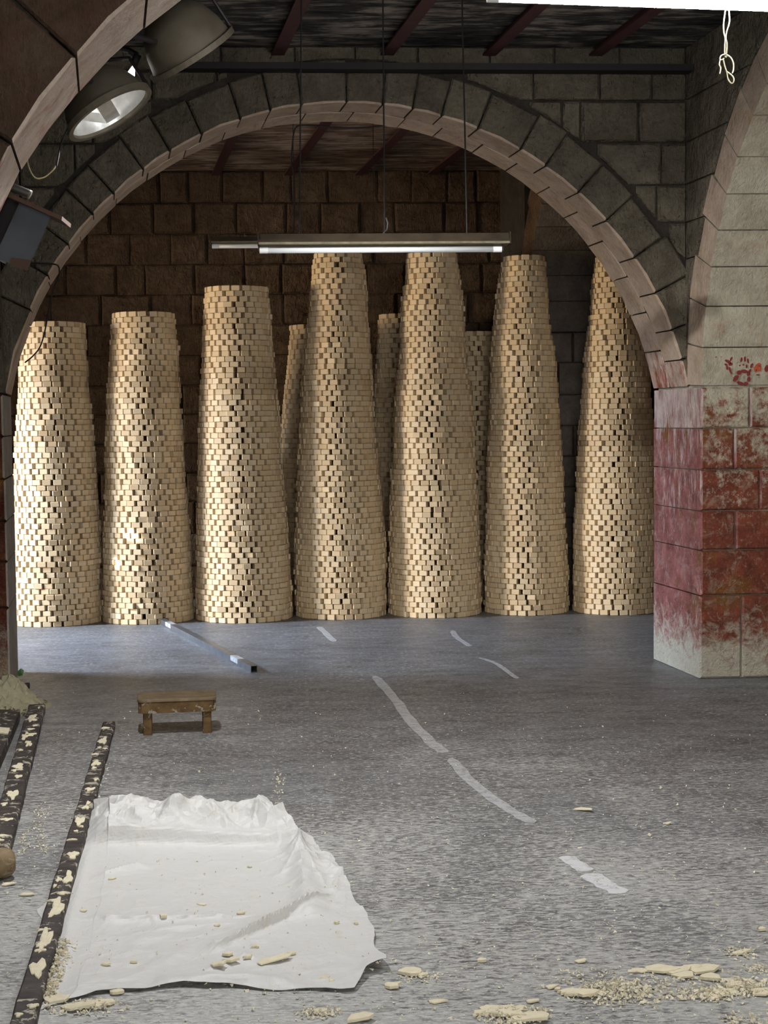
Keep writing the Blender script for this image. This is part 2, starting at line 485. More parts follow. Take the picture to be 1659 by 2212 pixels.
def vouss(name, t0, t1, v0, v1, r_out, mats, parent, gap=0.004, ch=0.012):
    # wedge stone: front ring, chamfered towards the viewer, soffit in its own material
    n = 3; mb = MB(); ring_i = []; ring_o = []
    g = gap / AA
    for k in range(n):
        t = t0 + g + (t1 - t0 - 2 * g) * k / (n - 1)
        ring_i.append(arch_pt(t, random.uniform(0.0, 0.006))); ring_o.append(arch_pt(t, r_out))
    pts = ring_i + ring_o[::-1]
    c = (sum(p[0] for p in pts) / 6, sum(p[1] for p in pts) / 6)
    N = len(pts); b = MB()
    for (v, ins) in ((v1, 0), (v0 + ch, 0), (v0, ch)):
        for (uu, zz) in pts:
            d = math.hypot(c[0] - uu, c[1] - zz); k = ins / d if d else 0
            b.v.append(tuple(W(uu + (c[0] - uu) * k, v, zz + (c[1] - zz) * k)))
    for i in range(N):
        j = (i + 1) % N; sof = 1 if i < n - 1 else 0
        b.face((i, j, N + j, N + i), sof)
        b.face((N + i, N + j, 2 * N + j, 2 * N + i), 1 if sof else 0)
    b.face(list(range(2 * N, 3 * N)), 0); b.face(list(reversed(range(N))), 0)
    return b.build(name, mats, parent)


def spandrel(parent, v0, depth, levels, joints, off, mat, ul, ur):
    for (z0, z1), js in zip(zip(levels[1:], levels[:-1]), joints):
        for a, bb in zip(js[:-1], js[1:]):
            g = 0.006; us = np.linspace(a + g, bb - g, 7)
            bot = [(u, max(z0 + g, ext_z(u, off) + 0.012)) for u in us]
            bot = [(u, z) for u, z in bot if z < z1 - g - 0.02]
            if len(bot) < 2 or bot[-1][0] - bot[0][0] < 0.05: continue
            ring = [W(u, v0, z) for u, z in bot] + [W(bot[-1][0], v0, z1 - g), W(bot[0][0], v0, z1 - g)]
            mb = MB(); mb.prism(ring, W(0, v0 + depth, 0) - W(0, v0, 0), 0.012, 0.008 + random.uniform(-0.003, 0.012))
            mb.build('wall_stone', mat, parent)


def arch_core(name, v0, v1, off, mat, u0, u1):
    mb = MB(); us = sorted(set(list(np.linspace(UL + 0.001, UR - 0.001, 41)) + [u0, u1]))
    for a, bb in zip(us[:-1], us[1:]):
        za = ext_z(a, off) if UL <= a <= UR else 1.5
        zb = ext_z(bb, off) if UL <= bb <= UR else 1.5
        if bb <= UL + 0.01 or a >= UR - 0.01: za = zb = 1.72; a = a + 0.03 if a >= UR - 0.01 else a; bb = bb - 0.03 if bb <= UL + 0.01 else bb
        za, zb = max(za, 1.72), max(zb, 1.72)
        p = [W(a, v0, za), W(bb, v0, zb), W(bb, v1, zb), W(a, v1, za), W(a, v0, ZCEIL), W(bb, v0, ZCEIL), W(bb, v1, ZCEIL), W(a, v1, ZCEIL)]
        mb.hexa(p)
    return tag(mb.build(name, mat), kind='structure')


# middle arch wall
wall_mid = arch_core('wall_middle', VM0 + 0.03, VM1, 0.10, M['mortar'], UL - 0.7, UR + 0.7)
jpx = [(1485, 773), (1463, 708), (1430, 625), (1387, 545), (1325, 462), (1262, 401), (1186, 347), (1129, 314), (1036, 270), (956, 245),
       (892, 234), (827, 228), (749, 224), (652, 228), (584, 238), (517, 250), (434, 286), (365, 322), (307, 362), (242, 414), (197, 459),
       (140, 522), (95, 590), (62, 668)]
js = [T0] + [t_of_px(x, y, VM0) for x, y in jpx] + [math.pi - T0]
vmid = (VM0 + VM1) / 2
for a, b in zip(js[:-1], js[1:]):
    vouss('voussoir', a, b, VM0 + random.uniform(-0.008, 0.006), vmid - 0.006, 0.225 + random.uniform(-0.02, 0.025), [M['sooty'], M['soffit_red'] if b < 0.36 else M['soffit']], wall_mid)
js2 = [T0]
while js2[-1] < math.pi - T0 - 0.2: js2.append(js2[-1] + random.uniform(0.11, 0.16))
js2[-1] = math.pi - T0
for a, b in zip(js2[:-1], js2[1:]):
    vouss('voussoir', a, b, vmid + 0.006, VM1 + 0.005, 0.2, [M['sooty'], M['soffit_red'] if b < 0.36 else M['soffit']], wall_mid, ch=0.006)


def us(xs, Y): return [at(x, 300, Y).x + S * (Y - Y0) for x in xs]


lev = [ZCEIL, 3.49, 3.325, 3.086, 2.845, 2.628, 2.42, 2.2, 1.98, 1.70]
jo = [us([150, 330, 480, 640, 770, 905, 1060, 1200, 1340], VM0) + [UR], us([60, 180, 330, 470, 600, 749, 880, 1010, 1154, 1298, 1410], VM0) + [UR],
      us([60, 200, 330, 1010, 1130, 1216, 1255, 1381], VM0) + [UR], us([40, 160, 290, 1150, 1290, 1430], VM0) + [UR],
      us([40, 130, 260, 1330, 1420], VM0) + [UR]] + [us([30, 110, 200], VM0) + us([1380], VM0) + [UR]] * 4
jo = [[UL] + [u for u in j if u > UL + 0.05] for j in jo]
spandrel(wall_mid, VM0 + 0.012, 0.08, lev, jo, 0.235, M['sooty'], UL, UR)

# near arch wall
wall_near = arch_core('wall_near', VN0 + 0.03, VN1, 0.12, M['mortar'], UL - 0.7, UR + 0.7)
tt = T0; js = [T0]
while js[-1] < math.pi - T0 - 0.25: js.append(js[-1] + random.uniform(0.15, 0.19))
js[-1] = math.pi - T0
for a, b in zip(js[:-1], js[1:]):
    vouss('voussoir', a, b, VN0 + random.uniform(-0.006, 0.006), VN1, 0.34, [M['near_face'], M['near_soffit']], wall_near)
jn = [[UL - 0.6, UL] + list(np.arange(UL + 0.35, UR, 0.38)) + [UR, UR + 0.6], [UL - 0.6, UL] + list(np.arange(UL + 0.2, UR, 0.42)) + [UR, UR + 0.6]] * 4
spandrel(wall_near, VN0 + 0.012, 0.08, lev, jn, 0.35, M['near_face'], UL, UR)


# ------------------------------------------------------------------ piers and side arches
def pier(parent, side, v0, v1, zl, splits, mats, outer=0.78):
    # side +1: right pier (reveal faces -u), -1: left
    us0 = UR if side > 0 else UL
    for i in range(len(zl) - 1):
        z1, z0 = zl[i], zl[i + 1]
        cuts = [0.0] + splits[i % len(splits)] + [outer]
        for a, b in zip(cuts[:-1], cuts[1:]):
            g = 0.003; mb = MB(); ch = 0.010
            ua, ub = us0 + side * (a + (g if a else random.uniform(-0.004, 0.004))), us0 + side * (b - g)
            vv0 = v0 + random.uniform(-0.006, 0.006)
            za, zb = z0 + g, z1 - g
            # front outline with the corners knocked off; the reveal side in its own material
            lo, hi = (ua, ub)
            P = []
            for (v, ins) in ((v1, 0.0), (vv0 + ch, 0.0), (vv0, ch)):
                for (uu, zz) in ((lo, za), (hi, za), (hi, zb), (lo, zb)):
                    P.append(W(uu + (side * ins if uu == lo else -side * ins), v, zz + (ins if zz == za else -ins)))
            mb.v = [tuple(p) for p in P]
            for k in range(4):
                j = (k + 1) % 4; mi = 1 if k == 3 else 0
                mb.face((k, j, 4 + j, 4 + k), mi); mb.face((4 + k, 4 + j, 8 + j, 8 + k), mi)
            mb.face((8, 9, 10, 11), 0); mb.face((3, 2, 1, 0), 0)
            mb.build('pier_stone', mats, parent)


def side_arch(parent, side, v_spring, zc, R, mats, ring=0.22, outer=0.78, n_deg=6.9, top=88.0, start=2.4):
    # arch in the plane of the pier reveal, springing from the pier towards the viewer
    us0 = UR if side > 0 else UL
    vc = v_spring - R; a = start
    while a < top:
        a2 = min(top, a + n_deg * random.uniform(0.9, 1.12))
        mb = MB(); P = []
        rr = ring * random.uniform(0.85, 1.15); g = 0.12
        for du in (0.0, outer):
            for (an, r) in ((a + g, R), (a2 - g, R), (a2 - g, R + rr), (a + g, R + rr)):
                P.append(W(us0 + side * (du + (random.uniform(-0.004, 0.004) if du == 0 else 0)), vc + r * math.cos(rad(an)), zc + r * math.sin(rad(an))))
        mb.hexa(P, 0, [1, 0, 0, 0, 0, 0])
        mb.build('voussoir', mats, parent)
        a = a2
    return vc


# right pier
mb = MB(); mb.box(UR + 0.02, UR + 0.76, Y0 + 0.02, VM1 - 0.02, 0.0, ZCEIL, fn=W)
wall_right = tag(mb.build('wall_right', M['mortar_pale']), kind='structure')
zl = [1.674, 1.44, 1.203, 0.968, 0.742, 0.481, 0.0]
pier(wall_right, 1, Y0, VM1, zl, [[0.28], [0.19], [0.34], [0.20], [0.42], [0.24]], [M['paint_front'], M['paint_reveal']])
side_arch(wall_right, 1, Y0 + 0.01, 1.6, 1.92, [M['pier_up'], M['soffit']])
# spandrel stones of the side wall, beside the middle arch wall
for z0, z1 in zip([1.70, 2.2, 2.42, 2.63, 2.85, 3.09, 3.33], [2.2, 2.42, 2.63, 2.85, 3.09, 3.33, ZCEIL]):
    r_e = 1.92 + 0.24; zm = z0
    v_a = (Y0 + 0.01 - 1.92) + math.sqrt(max(0.01, r_e * r_e - (zm - 1.6) ** 2))
    v_b = (Y0 + 0.01 - 1.92) + math.sqrt(max(0.01, r_e * r_e - (z1 - 1.6) ** 2))
    if z1 < 2.0: continue
    mb = MB(); g = 0.004
    mb.prism([W(UR, v_a, z0 + g), W(UR, VM0 + 0.02, z0 + g), W(UR, VM0 + 0.02, z1 - g), W(UR, v_b, z1 - g)], (0.5, 0, 0), 0.01, 0.004)
    mb.build('wall_stone', M['sooty'], wall_right)
# left pier
mb = MB(); mb.box(UL - 0.76, UL - 0.02, Y0 + 0.02, VM1 - 0.02, 0.0, ZCEIL, fn=W)
wall_left = tag(mb.build('wall_left', M['mortar']), kind='structure')
pier(wall_left, -1, Y0, VM1, zl, [[0.30], [0.2], [0.36], [0.22]], [M['paint_left'], M['reveal_left']])
side_arch(wall_left, -1, Y0 + 0.01, 1.6, 1.92, [M['sooty'], M['sooty']])
# near piers under the near arch
for sd in (1, -1):
    uu = UR if sd > 0 else UL
    mb = MB(); mb.box(min(uu + sd * 0.02, uu + sd * 0.7), max(uu + sd * 0.02, uu + sd * 0.7), VN0 + 0.02, VN1 - 0.02, 0, 1.7, fn=W)
    w = tag(mb.build('wall_near_pier', M['mortar']), kind='structure')
    pier(w, sd, VN0, VN1, zl, [[0.3], [0.2]], [M['paint_front'] if sd > 0 else M['paint_left'], M['paint_reveal'] if sd > 0 else M['reveal_left']], 0.7)
# outer walls that close the bays
for nm, u0, u1, v0, v1 in (('wall_right_outer', UR + 0.76, UR + 0.95, -3.2, VM1), ('wall_left_outer', UL - 0.95, UL - 0.76, -3.2, VM1)):
    mb = MB(); mb.box(u0, u1, v0, v1, 0, ZCEIL, fn=W); tag(mb.build(nm, M['pier_up'] if 'right' in nm else M['near_face']), kind='structure')
mb = MB(); mb.box(-6.2, UL - 0.75, VM0, VM1, 0, ZCEIL, fn=W); tag(mb.build('wall_left_aisle', M['sooty']), kind='structure')
mb = MB(); mb.box(UR + 0.74, 3.6, VM0, VM1, 0, ZCEIL, fn=W); tag(mb.build('wall_right_aisle', M['sooty']), kind='structure')
mb = MB(); mb.box(3.45, 3.6, VM1, VB + 0.2, 0, ZCEIL, fn=W); tag(mb.build('wall_right_back', M['back']), kind='structure')
# far wall of the left aisle with its window opening
xw0, xw1 = -5.75, -5.5
wl = MB()
for (y0, y1, z0, z1) in ((VM1, 9.2, 0, ZCEIL), (11.1, VB + 0.2, 0, ZCEIL), (9.2, 11.1, 0, 0.35), (9.2, 11.1, 3.0, ZCEIL)): wl.box(xw0, xw1, y0, y1, z0, z1)
tag(wl.build('wall_left_window', M['sooty']), kind='structure')

# ------------------------------------------------------------------ back wall
mb = MB(); mb.box(-6.2, 3.6, VB + 0.02, VB + 0.2, 0, ZCEIL, fn=W)
wall_back = tag(mb.build('wall_back', M['mortar_back']), kind='structure')
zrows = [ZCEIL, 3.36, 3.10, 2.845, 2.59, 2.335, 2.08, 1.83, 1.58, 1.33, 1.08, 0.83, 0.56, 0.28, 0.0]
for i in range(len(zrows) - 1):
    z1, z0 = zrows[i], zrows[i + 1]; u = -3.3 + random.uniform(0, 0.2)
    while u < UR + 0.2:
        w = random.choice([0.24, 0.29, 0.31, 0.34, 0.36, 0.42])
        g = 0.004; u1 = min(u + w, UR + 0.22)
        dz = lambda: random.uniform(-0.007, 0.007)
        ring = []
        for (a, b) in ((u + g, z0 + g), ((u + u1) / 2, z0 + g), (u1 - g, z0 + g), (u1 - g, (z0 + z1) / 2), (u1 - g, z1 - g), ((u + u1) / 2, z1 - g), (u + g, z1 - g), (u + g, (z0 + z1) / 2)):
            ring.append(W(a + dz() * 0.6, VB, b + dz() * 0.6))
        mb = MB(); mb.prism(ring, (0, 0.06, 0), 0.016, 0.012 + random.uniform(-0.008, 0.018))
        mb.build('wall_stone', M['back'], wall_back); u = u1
# pier against the back wall at the right, and its side arch
VP = 11.95
mb = MB(); mb.box(UR + 0.02, UR + 0.78, VP + 0.02, VB + 0.02, 0, ZCEIL, fn=W)
wall_bp = tag(mb.build('wall_back_pier', M['mortar']), kind='structure')
M['pier_back'] = stone('grey_back_pier_stone', (0.13, 0.105, 0.082), (0.21, 0.175, 0.14), (0.30, 0.255, 0.205), (0.08, 0.06, 0.05), 0.4, 0.5)
pier(wall_bp, 1, VP, VB, [2.2, 1.96, 1.7, 1.45, 1.2, 0.95, 0.7, 0.45, 0.2, 0.0], [[0.4], [0.28], [0.5]], [M['pier_back'], M['back']])
side_arch(wall_bp, 1, VP + 0.005, 1.95, 1.62, [M['pier_back'], M['back']], ring=0.3, n_deg=8.0, start=9)

# steel tie along the head of the middle wall
p0, p1 = at(392, 143, 8.46), at(1495, 148, 8.46)
mb = MB(); mb.hexa([(p0.x, 8.43, p0.z - 0.018), (p1.x, 8.43, p1.z - 0.018), (p1.x, 8.53, p1.z - 0.018), (p0.x, 8.53, p0.z - 0.018),
                    (p0.x, 8.43, p0.z + 0.018), (p1.x, 8.43, p1.z + 0.018), (p1.x, 8.53, p1.z + 0.018), (p0.x, 8.53, p0.z + 0.018)])
tag(mb.build('steel_tie_bar', M['dark_steel']), 'long black steel bar along the top of the arched stone wall', 'steel bar')

# ------------------------------------------------------------------ soap towers
# silhouettes: y, left x, right x (pixels of the photograph), base y of the front
TW = [
    ('shortest cream soap tower, leftmost, half hidden by the dark red pier', 1355,
     [(698, 48, 183), (800, 42, 190), (900, 37, 200), (1000, 32, 208), (1100, 29, 213), (1200, 27, 217), (1348, 25, 219)]),
    ('cream soap tower with small sun flecks near its foot, second from left', 1350,
     [(677, 243, 376), (781, 237, 387), (853, 231, 392), (980, 228, 398), (1081, 226, 407), (1179, 224, 412), (1344, 222, 419)]),
    ('broad cream soap tower behind the pale steel tube, third from left', 1347,
     [(622, 443, 579), (700, 437, 586), (780, 434, 594), (854, 430, 600), (1000, 427, 611), (1116, 425, 621), (1241, 423, 631), (1340, 424, 633)]),
    ('tall slender cream soap tower in the middle, fourth from left', 1340,
     [(549, 677, 782), (603, 673, 790), (654, 666, 794), (717, 660, 798), (780, 655, 803), (844, 650, 806), (945, 645, 812), (1100, 639, 830), (1201, 637, 836), (1334, 637, 838)]),
    ('tall cream soap tower under the right half of hanging lamp tray', 1336,
     [(549, 877, 987), (603, 873, 994), (654, 866, 1000), (755, 860, 1008), (818, 854, 1014), (882, 850, 1022), (958, 847, 1026), (1125, 839, 1035), (1200, 839, 1038), (1330, 840, 1041)]),
    ('tall cream soap tower just right of hanging lamp tray, sixth from left', 1331,
     [(555, 1087, 1177), (614, 1076, 1184), (700, 1064, 1190), (800, 1059, 1203), (885, 1055, 1209), (1027, 1050, 1217), (1170, 1046, 1223), (1325, 1043, 1231)]),
    ('tall cream soap tower at far right, cut off by the arch', 1330,
     [(556, 1287, 1384), (632, 1277, 1392), (700, 1271, 1398), (755, 1264, 1402), (844, 1257, 1408), (946, 1249, 1414), (1027, 1244, 1419), (1149, 1239, 1424), (1324, 1235, 1429)]),
]
PITCH_A, ROWH = 0.0755, 0.0405


def chamfer_box(w, d, h, c):
    # origin at the middle of the front face; front looks along -y, body runs to +y
    b = bmesh.new(); bmesh.ops.create_cube(b, size=1.0)
    for v in b.verts: v.co = Vector((v.co.x * w, (v.co.y + 0.5) * d, v.co.z * h))
    bmesh.ops.bevel(b, geom=b.edges[:], offset=c, segments=1, affect='EDGES')
    me = bpy.data.meshes.new('soap_bar'); b.to_mesh(me); b.free(); me.materials.append(M['soap']); return me


BARS = [chamfer_box(0.0595, 0.060, 0.0396, 0.0022), chamfer_box(0.0615, 0.058, 0.0392, 0.003), chamfer_box(0.0575, 0.061, 0.0398, 0.0018), chamfer_box(0.0605, 0.058, 0.0390, 0.0035)]
BV, BF = [], []
for me in BARS:
    a = np.empty(len(me.vertices) * 3, np.float32); me.vertices.foreach_get('co', a); BV.append(a.reshape(-1, 3).astype(float))
    BF.append([tuple(p.vertices) for p in me.polygons])


def in_opening(P):
    for v in (VM0, VM1):
        k = v / P[1]; x = P[0] * k; z = EYE + (P[2] - EYE) * k; u = x + S * (v - Y0)
        if not (UL < u < UR): return False
        if z > 1.68 and z > ext_z(u, 0.0): return False
    k = Y0 / P[1]; u = P[0] * k
    return UL < u < UR


def tower(label, centre, prof, shade=None, group='soap bar towers along the back', cat='soap tower', extra_vis=None, nparts=300):
    # prof: sorted list (z, dx, dy, radius), offsets of the axis from centre
    root = empty('soap_tower', centre); tag(root, label, cat, group)
    zs = [p[0] for p in prof]
    top = zs[-1]; rows = int(round(top / ROWH))
    bars = []
    off = random.uniform(0, 6)
    wob = [random.uniform(0, 6.28) for _ in range(4)]
    for i in range(rows):
        z = (i + 0.5) * ROWH * (top / (rows * ROWH))
        dx, dy, r = (float(np.interp(z, zs, [p[k] for p in prof])) for k in (1, 2, 3))
        rc = r - 0.004
        n = max(8, int(round(2 * math.pi * (rc - 0.004) / PITCH_A)))
        off += math.pi / n + random.uniform(-0.25, 0.25) / n + 0.02 * math.sin(i * 0.5 + wob[0])
        drow = random.gauss(0, 0.0025)
        for k in range(n):
            a = off + 2 * math.pi * (k + random.gauss(0, 0.055)) / n
            rr = rc + drow + random.gauss(0, 0.0034) + 0.004 * math.sin(3 * a + wob[1] + i * 0.06) + 0.0035 * math.sin(0.35 * i + wob[2])
            yaw = a + random.gauss(0, 0.07) + (random.gauss(0, 0.12) if random.random() < 0.06 else 0)
            roll = random.gauss(0, 0.016) + 0.02 * math.sin(i * 0.3 + a * 2 + wob[3])
            M3 = Matrix.Rotation(yaw + math.pi / 2, 3, 'Z') @ Matrix.Rotation(roll, 3, 'Y')
            loc = Vector((dx + rr * math.cos(a), dy + rr * math.sin(a), z))
            bars.append((loc, M3, a, random.randrange(4)))
    C = Vector(centre); best = []
    for idx, (loc, M3, a, kx) in enumerate(bars):
        P = C + loc; to = (EYEP - P); to.z = 0; to.normalize()
        cs = to.dot(Vector((math.cos(a), math.sin(a), 0)))
        if cs > 0.1 and in_opening(P) and (extra_vis is None or extra_vis(P)): best.append((-cs, idx))
    best.sort(); pick = set(i for _, i in best[:nparts])
    V, FA, base = [], [], 0
    for idx, (loc, M3, a, kx) in enumerate(bars):
        if idx in pick:
            o = bpy.data.objects.new('soap_bar', BARS[kx]); COL.objects.link(o); o.parent = root
            mt = M3.to_4x4(); mt.translation = loc; o.matrix_local = mt
        else:
            V.append(BV[kx] @ np.array(M3).T + np.array(loc))
            FA.extend([tuple(q + base for q in f) for f in BF[kx]]); base += len(BV[kx])
    me = bpy.data.meshes.new('soap_bars'); me.from_pydata(np.concatenate(V).tolist(), [], FA); me.materials.append(M['soap'])
    o = bpy.data.objects.new('soap_bars', me); COL.objects.link(o); o.parent = root; tag(o, kind='stuff')
    return root


FRONT = []
for label, yb, rows in TW:
    xc = (rows[-1][1] + rows[-1][2]) / 2
    Pf = fl(xc, yb); dist = (Pf - EYEP).dot(_f)
    rb = (rows[-1][2] - rows[-1][1]) / 2 / F * (dist + 0.35)
    vd = Vector((Pf.x, Pf.y, 0)).normalized()
    C = Vector((Pf.x, Pf.y, 0)) + vd * rb
    prof = []
    for (y, xl, xr) in rows:
        P = at((xl + xr) / 2, y, C.y); depth = (P - EYEP).dot(_f)
        prof.append((P.z, P.x - C.x, 0.0, (xr - xl) / 2 / F * depth))
    prof.sort(); prof[0] = (0.0,) + prof[0][1:]
    b0 = prof[0]
    C.x += b0[1]; prof = [(p[0], p[1] - b0[1], p[2], p[3]) for p in prof]
    FRONT.append((C, prof, rows))
    tower(label, C, prof)


def not_behind_front(P):
    px, py = proj(P)
    for (_, _, rows) in FRONT:
        ys = [r[0] for r in rows]
        if py < ys[0]: continue
        if np.interp(py, ys, [r[1] for r in rows]) < px < np.interp(py, ys, [r[2] for r in rows]): return False
    return True


# the row behind, seen in the gaps
for lab, pxc, ytop, Y in (('dim soap tower behind, between broad third and slender fourth tower', 678, 703, 12.3),
                          ('dim soap tower behind, between slender fourth and tall fifth tower', 868, 680, 12.3),
                          ('dim soap tower behind, between tall fifth and sixth tower', 1028, 718, 12.25)):
    P = at(pxc, ytop, Y); top = P.z
    wd = 0.78 if pxc > 1000 else 1.0
    prof = [(0, 0, 0, 0.34 * wd), (0.5 * top, 0, 0, 0.315 * wd), (0.8 * top, 0, 0, 0.24), (top, 0, 0, 0.19)]
    tower(lab, (P.x, Y, 0), prof, group='dim soap towers of the second row', extra_vis=not_behind_front)
#@@OBJECTS
# thin shafts of sun on the second tower, made by narrow spot lamps at the window
for (px, py, deg, pw) in ((299, 1160, 0.60, 8000), (238, 1211, 0.34, 5000)):
    l = bpy.data.lights.new('sun_shaft', 'SPOT'); l.energy = pw; l.spot_size = rad(deg * 2); l.spot_blend = 0.5; l.shadow_soft_size = 0.01; l.color = (1.0, 0.93, 0.8)
    o = bpy.data.objects.new('sun_shaft', l); COL.objects.link(o); o.location = (-5.4, 9.5, 2.2)
    o.rotation_euler = (at(px, py, 11.15) - Vector(o.location)).to_track_quat('-Z', 'Y').to_euler()


# ------------------------------------------------------------------ hanging lamps
def lerp(a, b, t): return a + (b - a) * t


def hanging_lamp(label, Y, xl, xr, ytop, ytray, ytube, rt, wires, rw, extra=None, group=None):
    A, B = at(xl, ytop, Y), at(xr, ytop, Y); zt = (A.z + B.z) / 2; zb = at(xl, ytray, Y).z; zu = at(xl, ytube, Y).z
    root = empty('fluorescent_lamp', ((A.x + B.x) / 2, Y, zb)); tag(root, label, 'lamp', group)
    inv = Matrix.Translation(-Vector(root.location))

    def put(mb, name, mat, par=root, smooth=False):
        mb.v = [tuple(inv @ Vector(p)) for p in mb.v]; return mb.build(name, mat, par, smooth)
    h = zt - zb; x0, x1 = A.x, B.x
    # pressed steel tray: upright spine with a lower lip, open channel section
    t = MB(); t.box(x0, x1, Y - 0.035, Y + 0.035, zb + h * 0.35, zt)
    for s in (-1, 1): t.box(x0, x1, Y + s * 0.045 - 0.012, Y + s * 0.045 + 0.012, zb + h * 0.18, zb + h * 0.42)
    put(t, 'tray', M['fixture'])
    t = MB(); t.box(x0, x1, Y - 0.06, Y + 0.06, zb, zb + h * 0.2); put(t, 'lip', M['fixture_lip'])
    e = MB()
    for x in (x0, x1): e.box(x - 0.003, x + 0.003, Y - 0.062, Y + 0.062, zb - 0.002, zt + 0.002)
    put(e, 'end_plate', M['fixture'])
    tu = MB(); tu.tube([(x0 + 0.045, Y, zu), (x1 - 0.075, Y, zu)], rt, 16); tb = put(tu, 'tube', M['tube_off'], smooth=True)
    for a, b in ((x0 + 0.005, x0 + 0.046), (x1 - 0.076, x1 - 0.035)):
        c = MB(); c.tube([(a, Y, zu), (a + 0.004, Y, zu), (b - 0.002, Y, zu), (b, Y, zu)], rt * 1.06, 16); put(c, 'end_cap', M['tube_cap'])
    for x in (x0 - 0.002, x1 - 0.034):
        c = MB(); c.box(x, x + 0.008, Y - 0.012, Y + 0.012, zu - rt * 0.6, zb + 0.002); put(c, 'lamp_holder', M['fixture'])
    for (xa, ya, xb) in wires:
        P = at(xb, ytop, Y); Q = at(xa, ya, Y); k = (ZCEIL - P.z) / (Q.z - P.z); T = P + (Q - P) * k
        w = MB(); w.tube([P, lerp(P, T, 0.5), T], rw, 6); put(w, 'suspension_wire', M['wire'])
    if extra: extra(put, Y, zt)
    return root


def flex(put, Y, zt):
    w = MB(); w.tube([at(826, 506, Y), at(836, 496, Y), at(838, 482, Y), at(834, 470, Y)], 0.004, 6); put(w, 'flex', M['conduit'])


hanging_lamp('dusty hanging lamp tray with long unlit white tube, in front of arch', 7.2, 558, 1099, 506, 531, 541, 0.0145,
             [(651, 0, 647), (827, 0, 831), (998, 0, 1009)], 0.0042, flex)
hanging_lamp('second lamp tray with thin tube, hanging behind and left of the first', 9.9, 456, 842, 512, 526, 532, 0.014,
             [(633, 280, 634), (806, 280, 807)], 0.0025)

# lit tube near the camera, its tray and the knotted twine
Yl = 4.4
A = at(1078, 5, Yl); B = at(1655, 25, Yl); d = (B - A).normalized(); B = A + d * 1.22
root = empty('lit_fluorescent_lamp', (A + B) / 2); tag(root, 'glaring lit fluorescent lamp at the top right edge', 'lamp')
inv = Matrix.Translation(-(A + B) / 2); up = Vector((0, 0, 1))


def put_in(mb, name, mat, par, inv, smooth=False):
    mb.v = [tuple(inv @ Vector(p)) for p in mb.v]; return mb.build(name, mat, par, smooth)


t = MB(); t.tube([A + up * 0.020, B + up * 0.020], 0.019, 16); put_in(t, 'tube', M['tube_on'], root, inv, True)
for P, s in ((A, -1), (B, 1)):
    c = MB(); c.tube([P + up * 0.02, P + up * 0.02 + d * s * 0.035], 0.021, 16); put_in(c, 'end_cap', M['tube_cap'], root, inv)
t = MB(); t.hexa([A + Vector((0, -0.05, 0.06)), B + Vector((0, -0.05, 0.06)), B + Vector((0, 0.05, 0.06)), A + Vector((0, 0.05, 0.06)),
                  A + Vector((0, -0.04, 0.11)), B + Vector((0, -0.04, 0.11)), B + Vector((0, 0.04, 0.11)), A + Vector((0, 0.04, 0.11))])
put_in(t, 'tray', M['fixture'], root, inv)
for k in (0.12, 0.88):
    P = lerp(A, B, k); t = MB(); t.tube([P + up * 0.11, Vector((P.x, P.y, ZCEIL))], 0.004, 6); put_in(t, 'suspension_wire', M['wire'], root, inv)


def zt(pts): return [at(1480 + x / 9.218, y / 9.218, Yl + 0.0) for x, y in pts]


def smooth_path(p, n=4):
    p = [Vector(q) for q in p]; o = []
    for i in range(len(p) - 1):
        a, b, c, d_ = p[max(i - 1, 0)], p[i], p[i + 1], p[min(i + 2, len(p) - 1)]
        for k in range(n):
            t = k / n
            o.append(0.5 * ((2 * b) + (c - a) * t + (2 * a - 5 * b + 4 * c - d_) * t * t + (3 * b - a - 3 * c + d_) * t ** 3))
    o.append(p[-1]); return o


tw = MB()
for pts in ([(805, 190), (770, 450), (775, 650), (800, 760), (790, 1000), (800, 1080)], [(870, 190), (882, 430), (830, 620), (810, 760), (832, 870), (820, 1080)],
            [(800, 1080), (725, 1105), (698, 1165), (730, 1190), (775, 1160)], [(705, 1180), (685, 1280), (712, 1350), (695, 1470)],
            [(760, 1180), (790, 1320), (830, 1430), (860, 1580), (930, 1660), (972, 1600), (940, 1510), (840, 1430)],
            [(830, 1090), (910, 1150), (960, 1260), (962, 1380), (940, 1460)], [(800, 1070), (830, 1110), (815, 1140), (790, 1110)]):
    tw.tube(smooth_path(zt(pts)), 0.0019, 6)
tag(tw.build('twine', M['twine'], None, True), 'knotted loop of cream twine hanging from the lit lamp', 'twine')


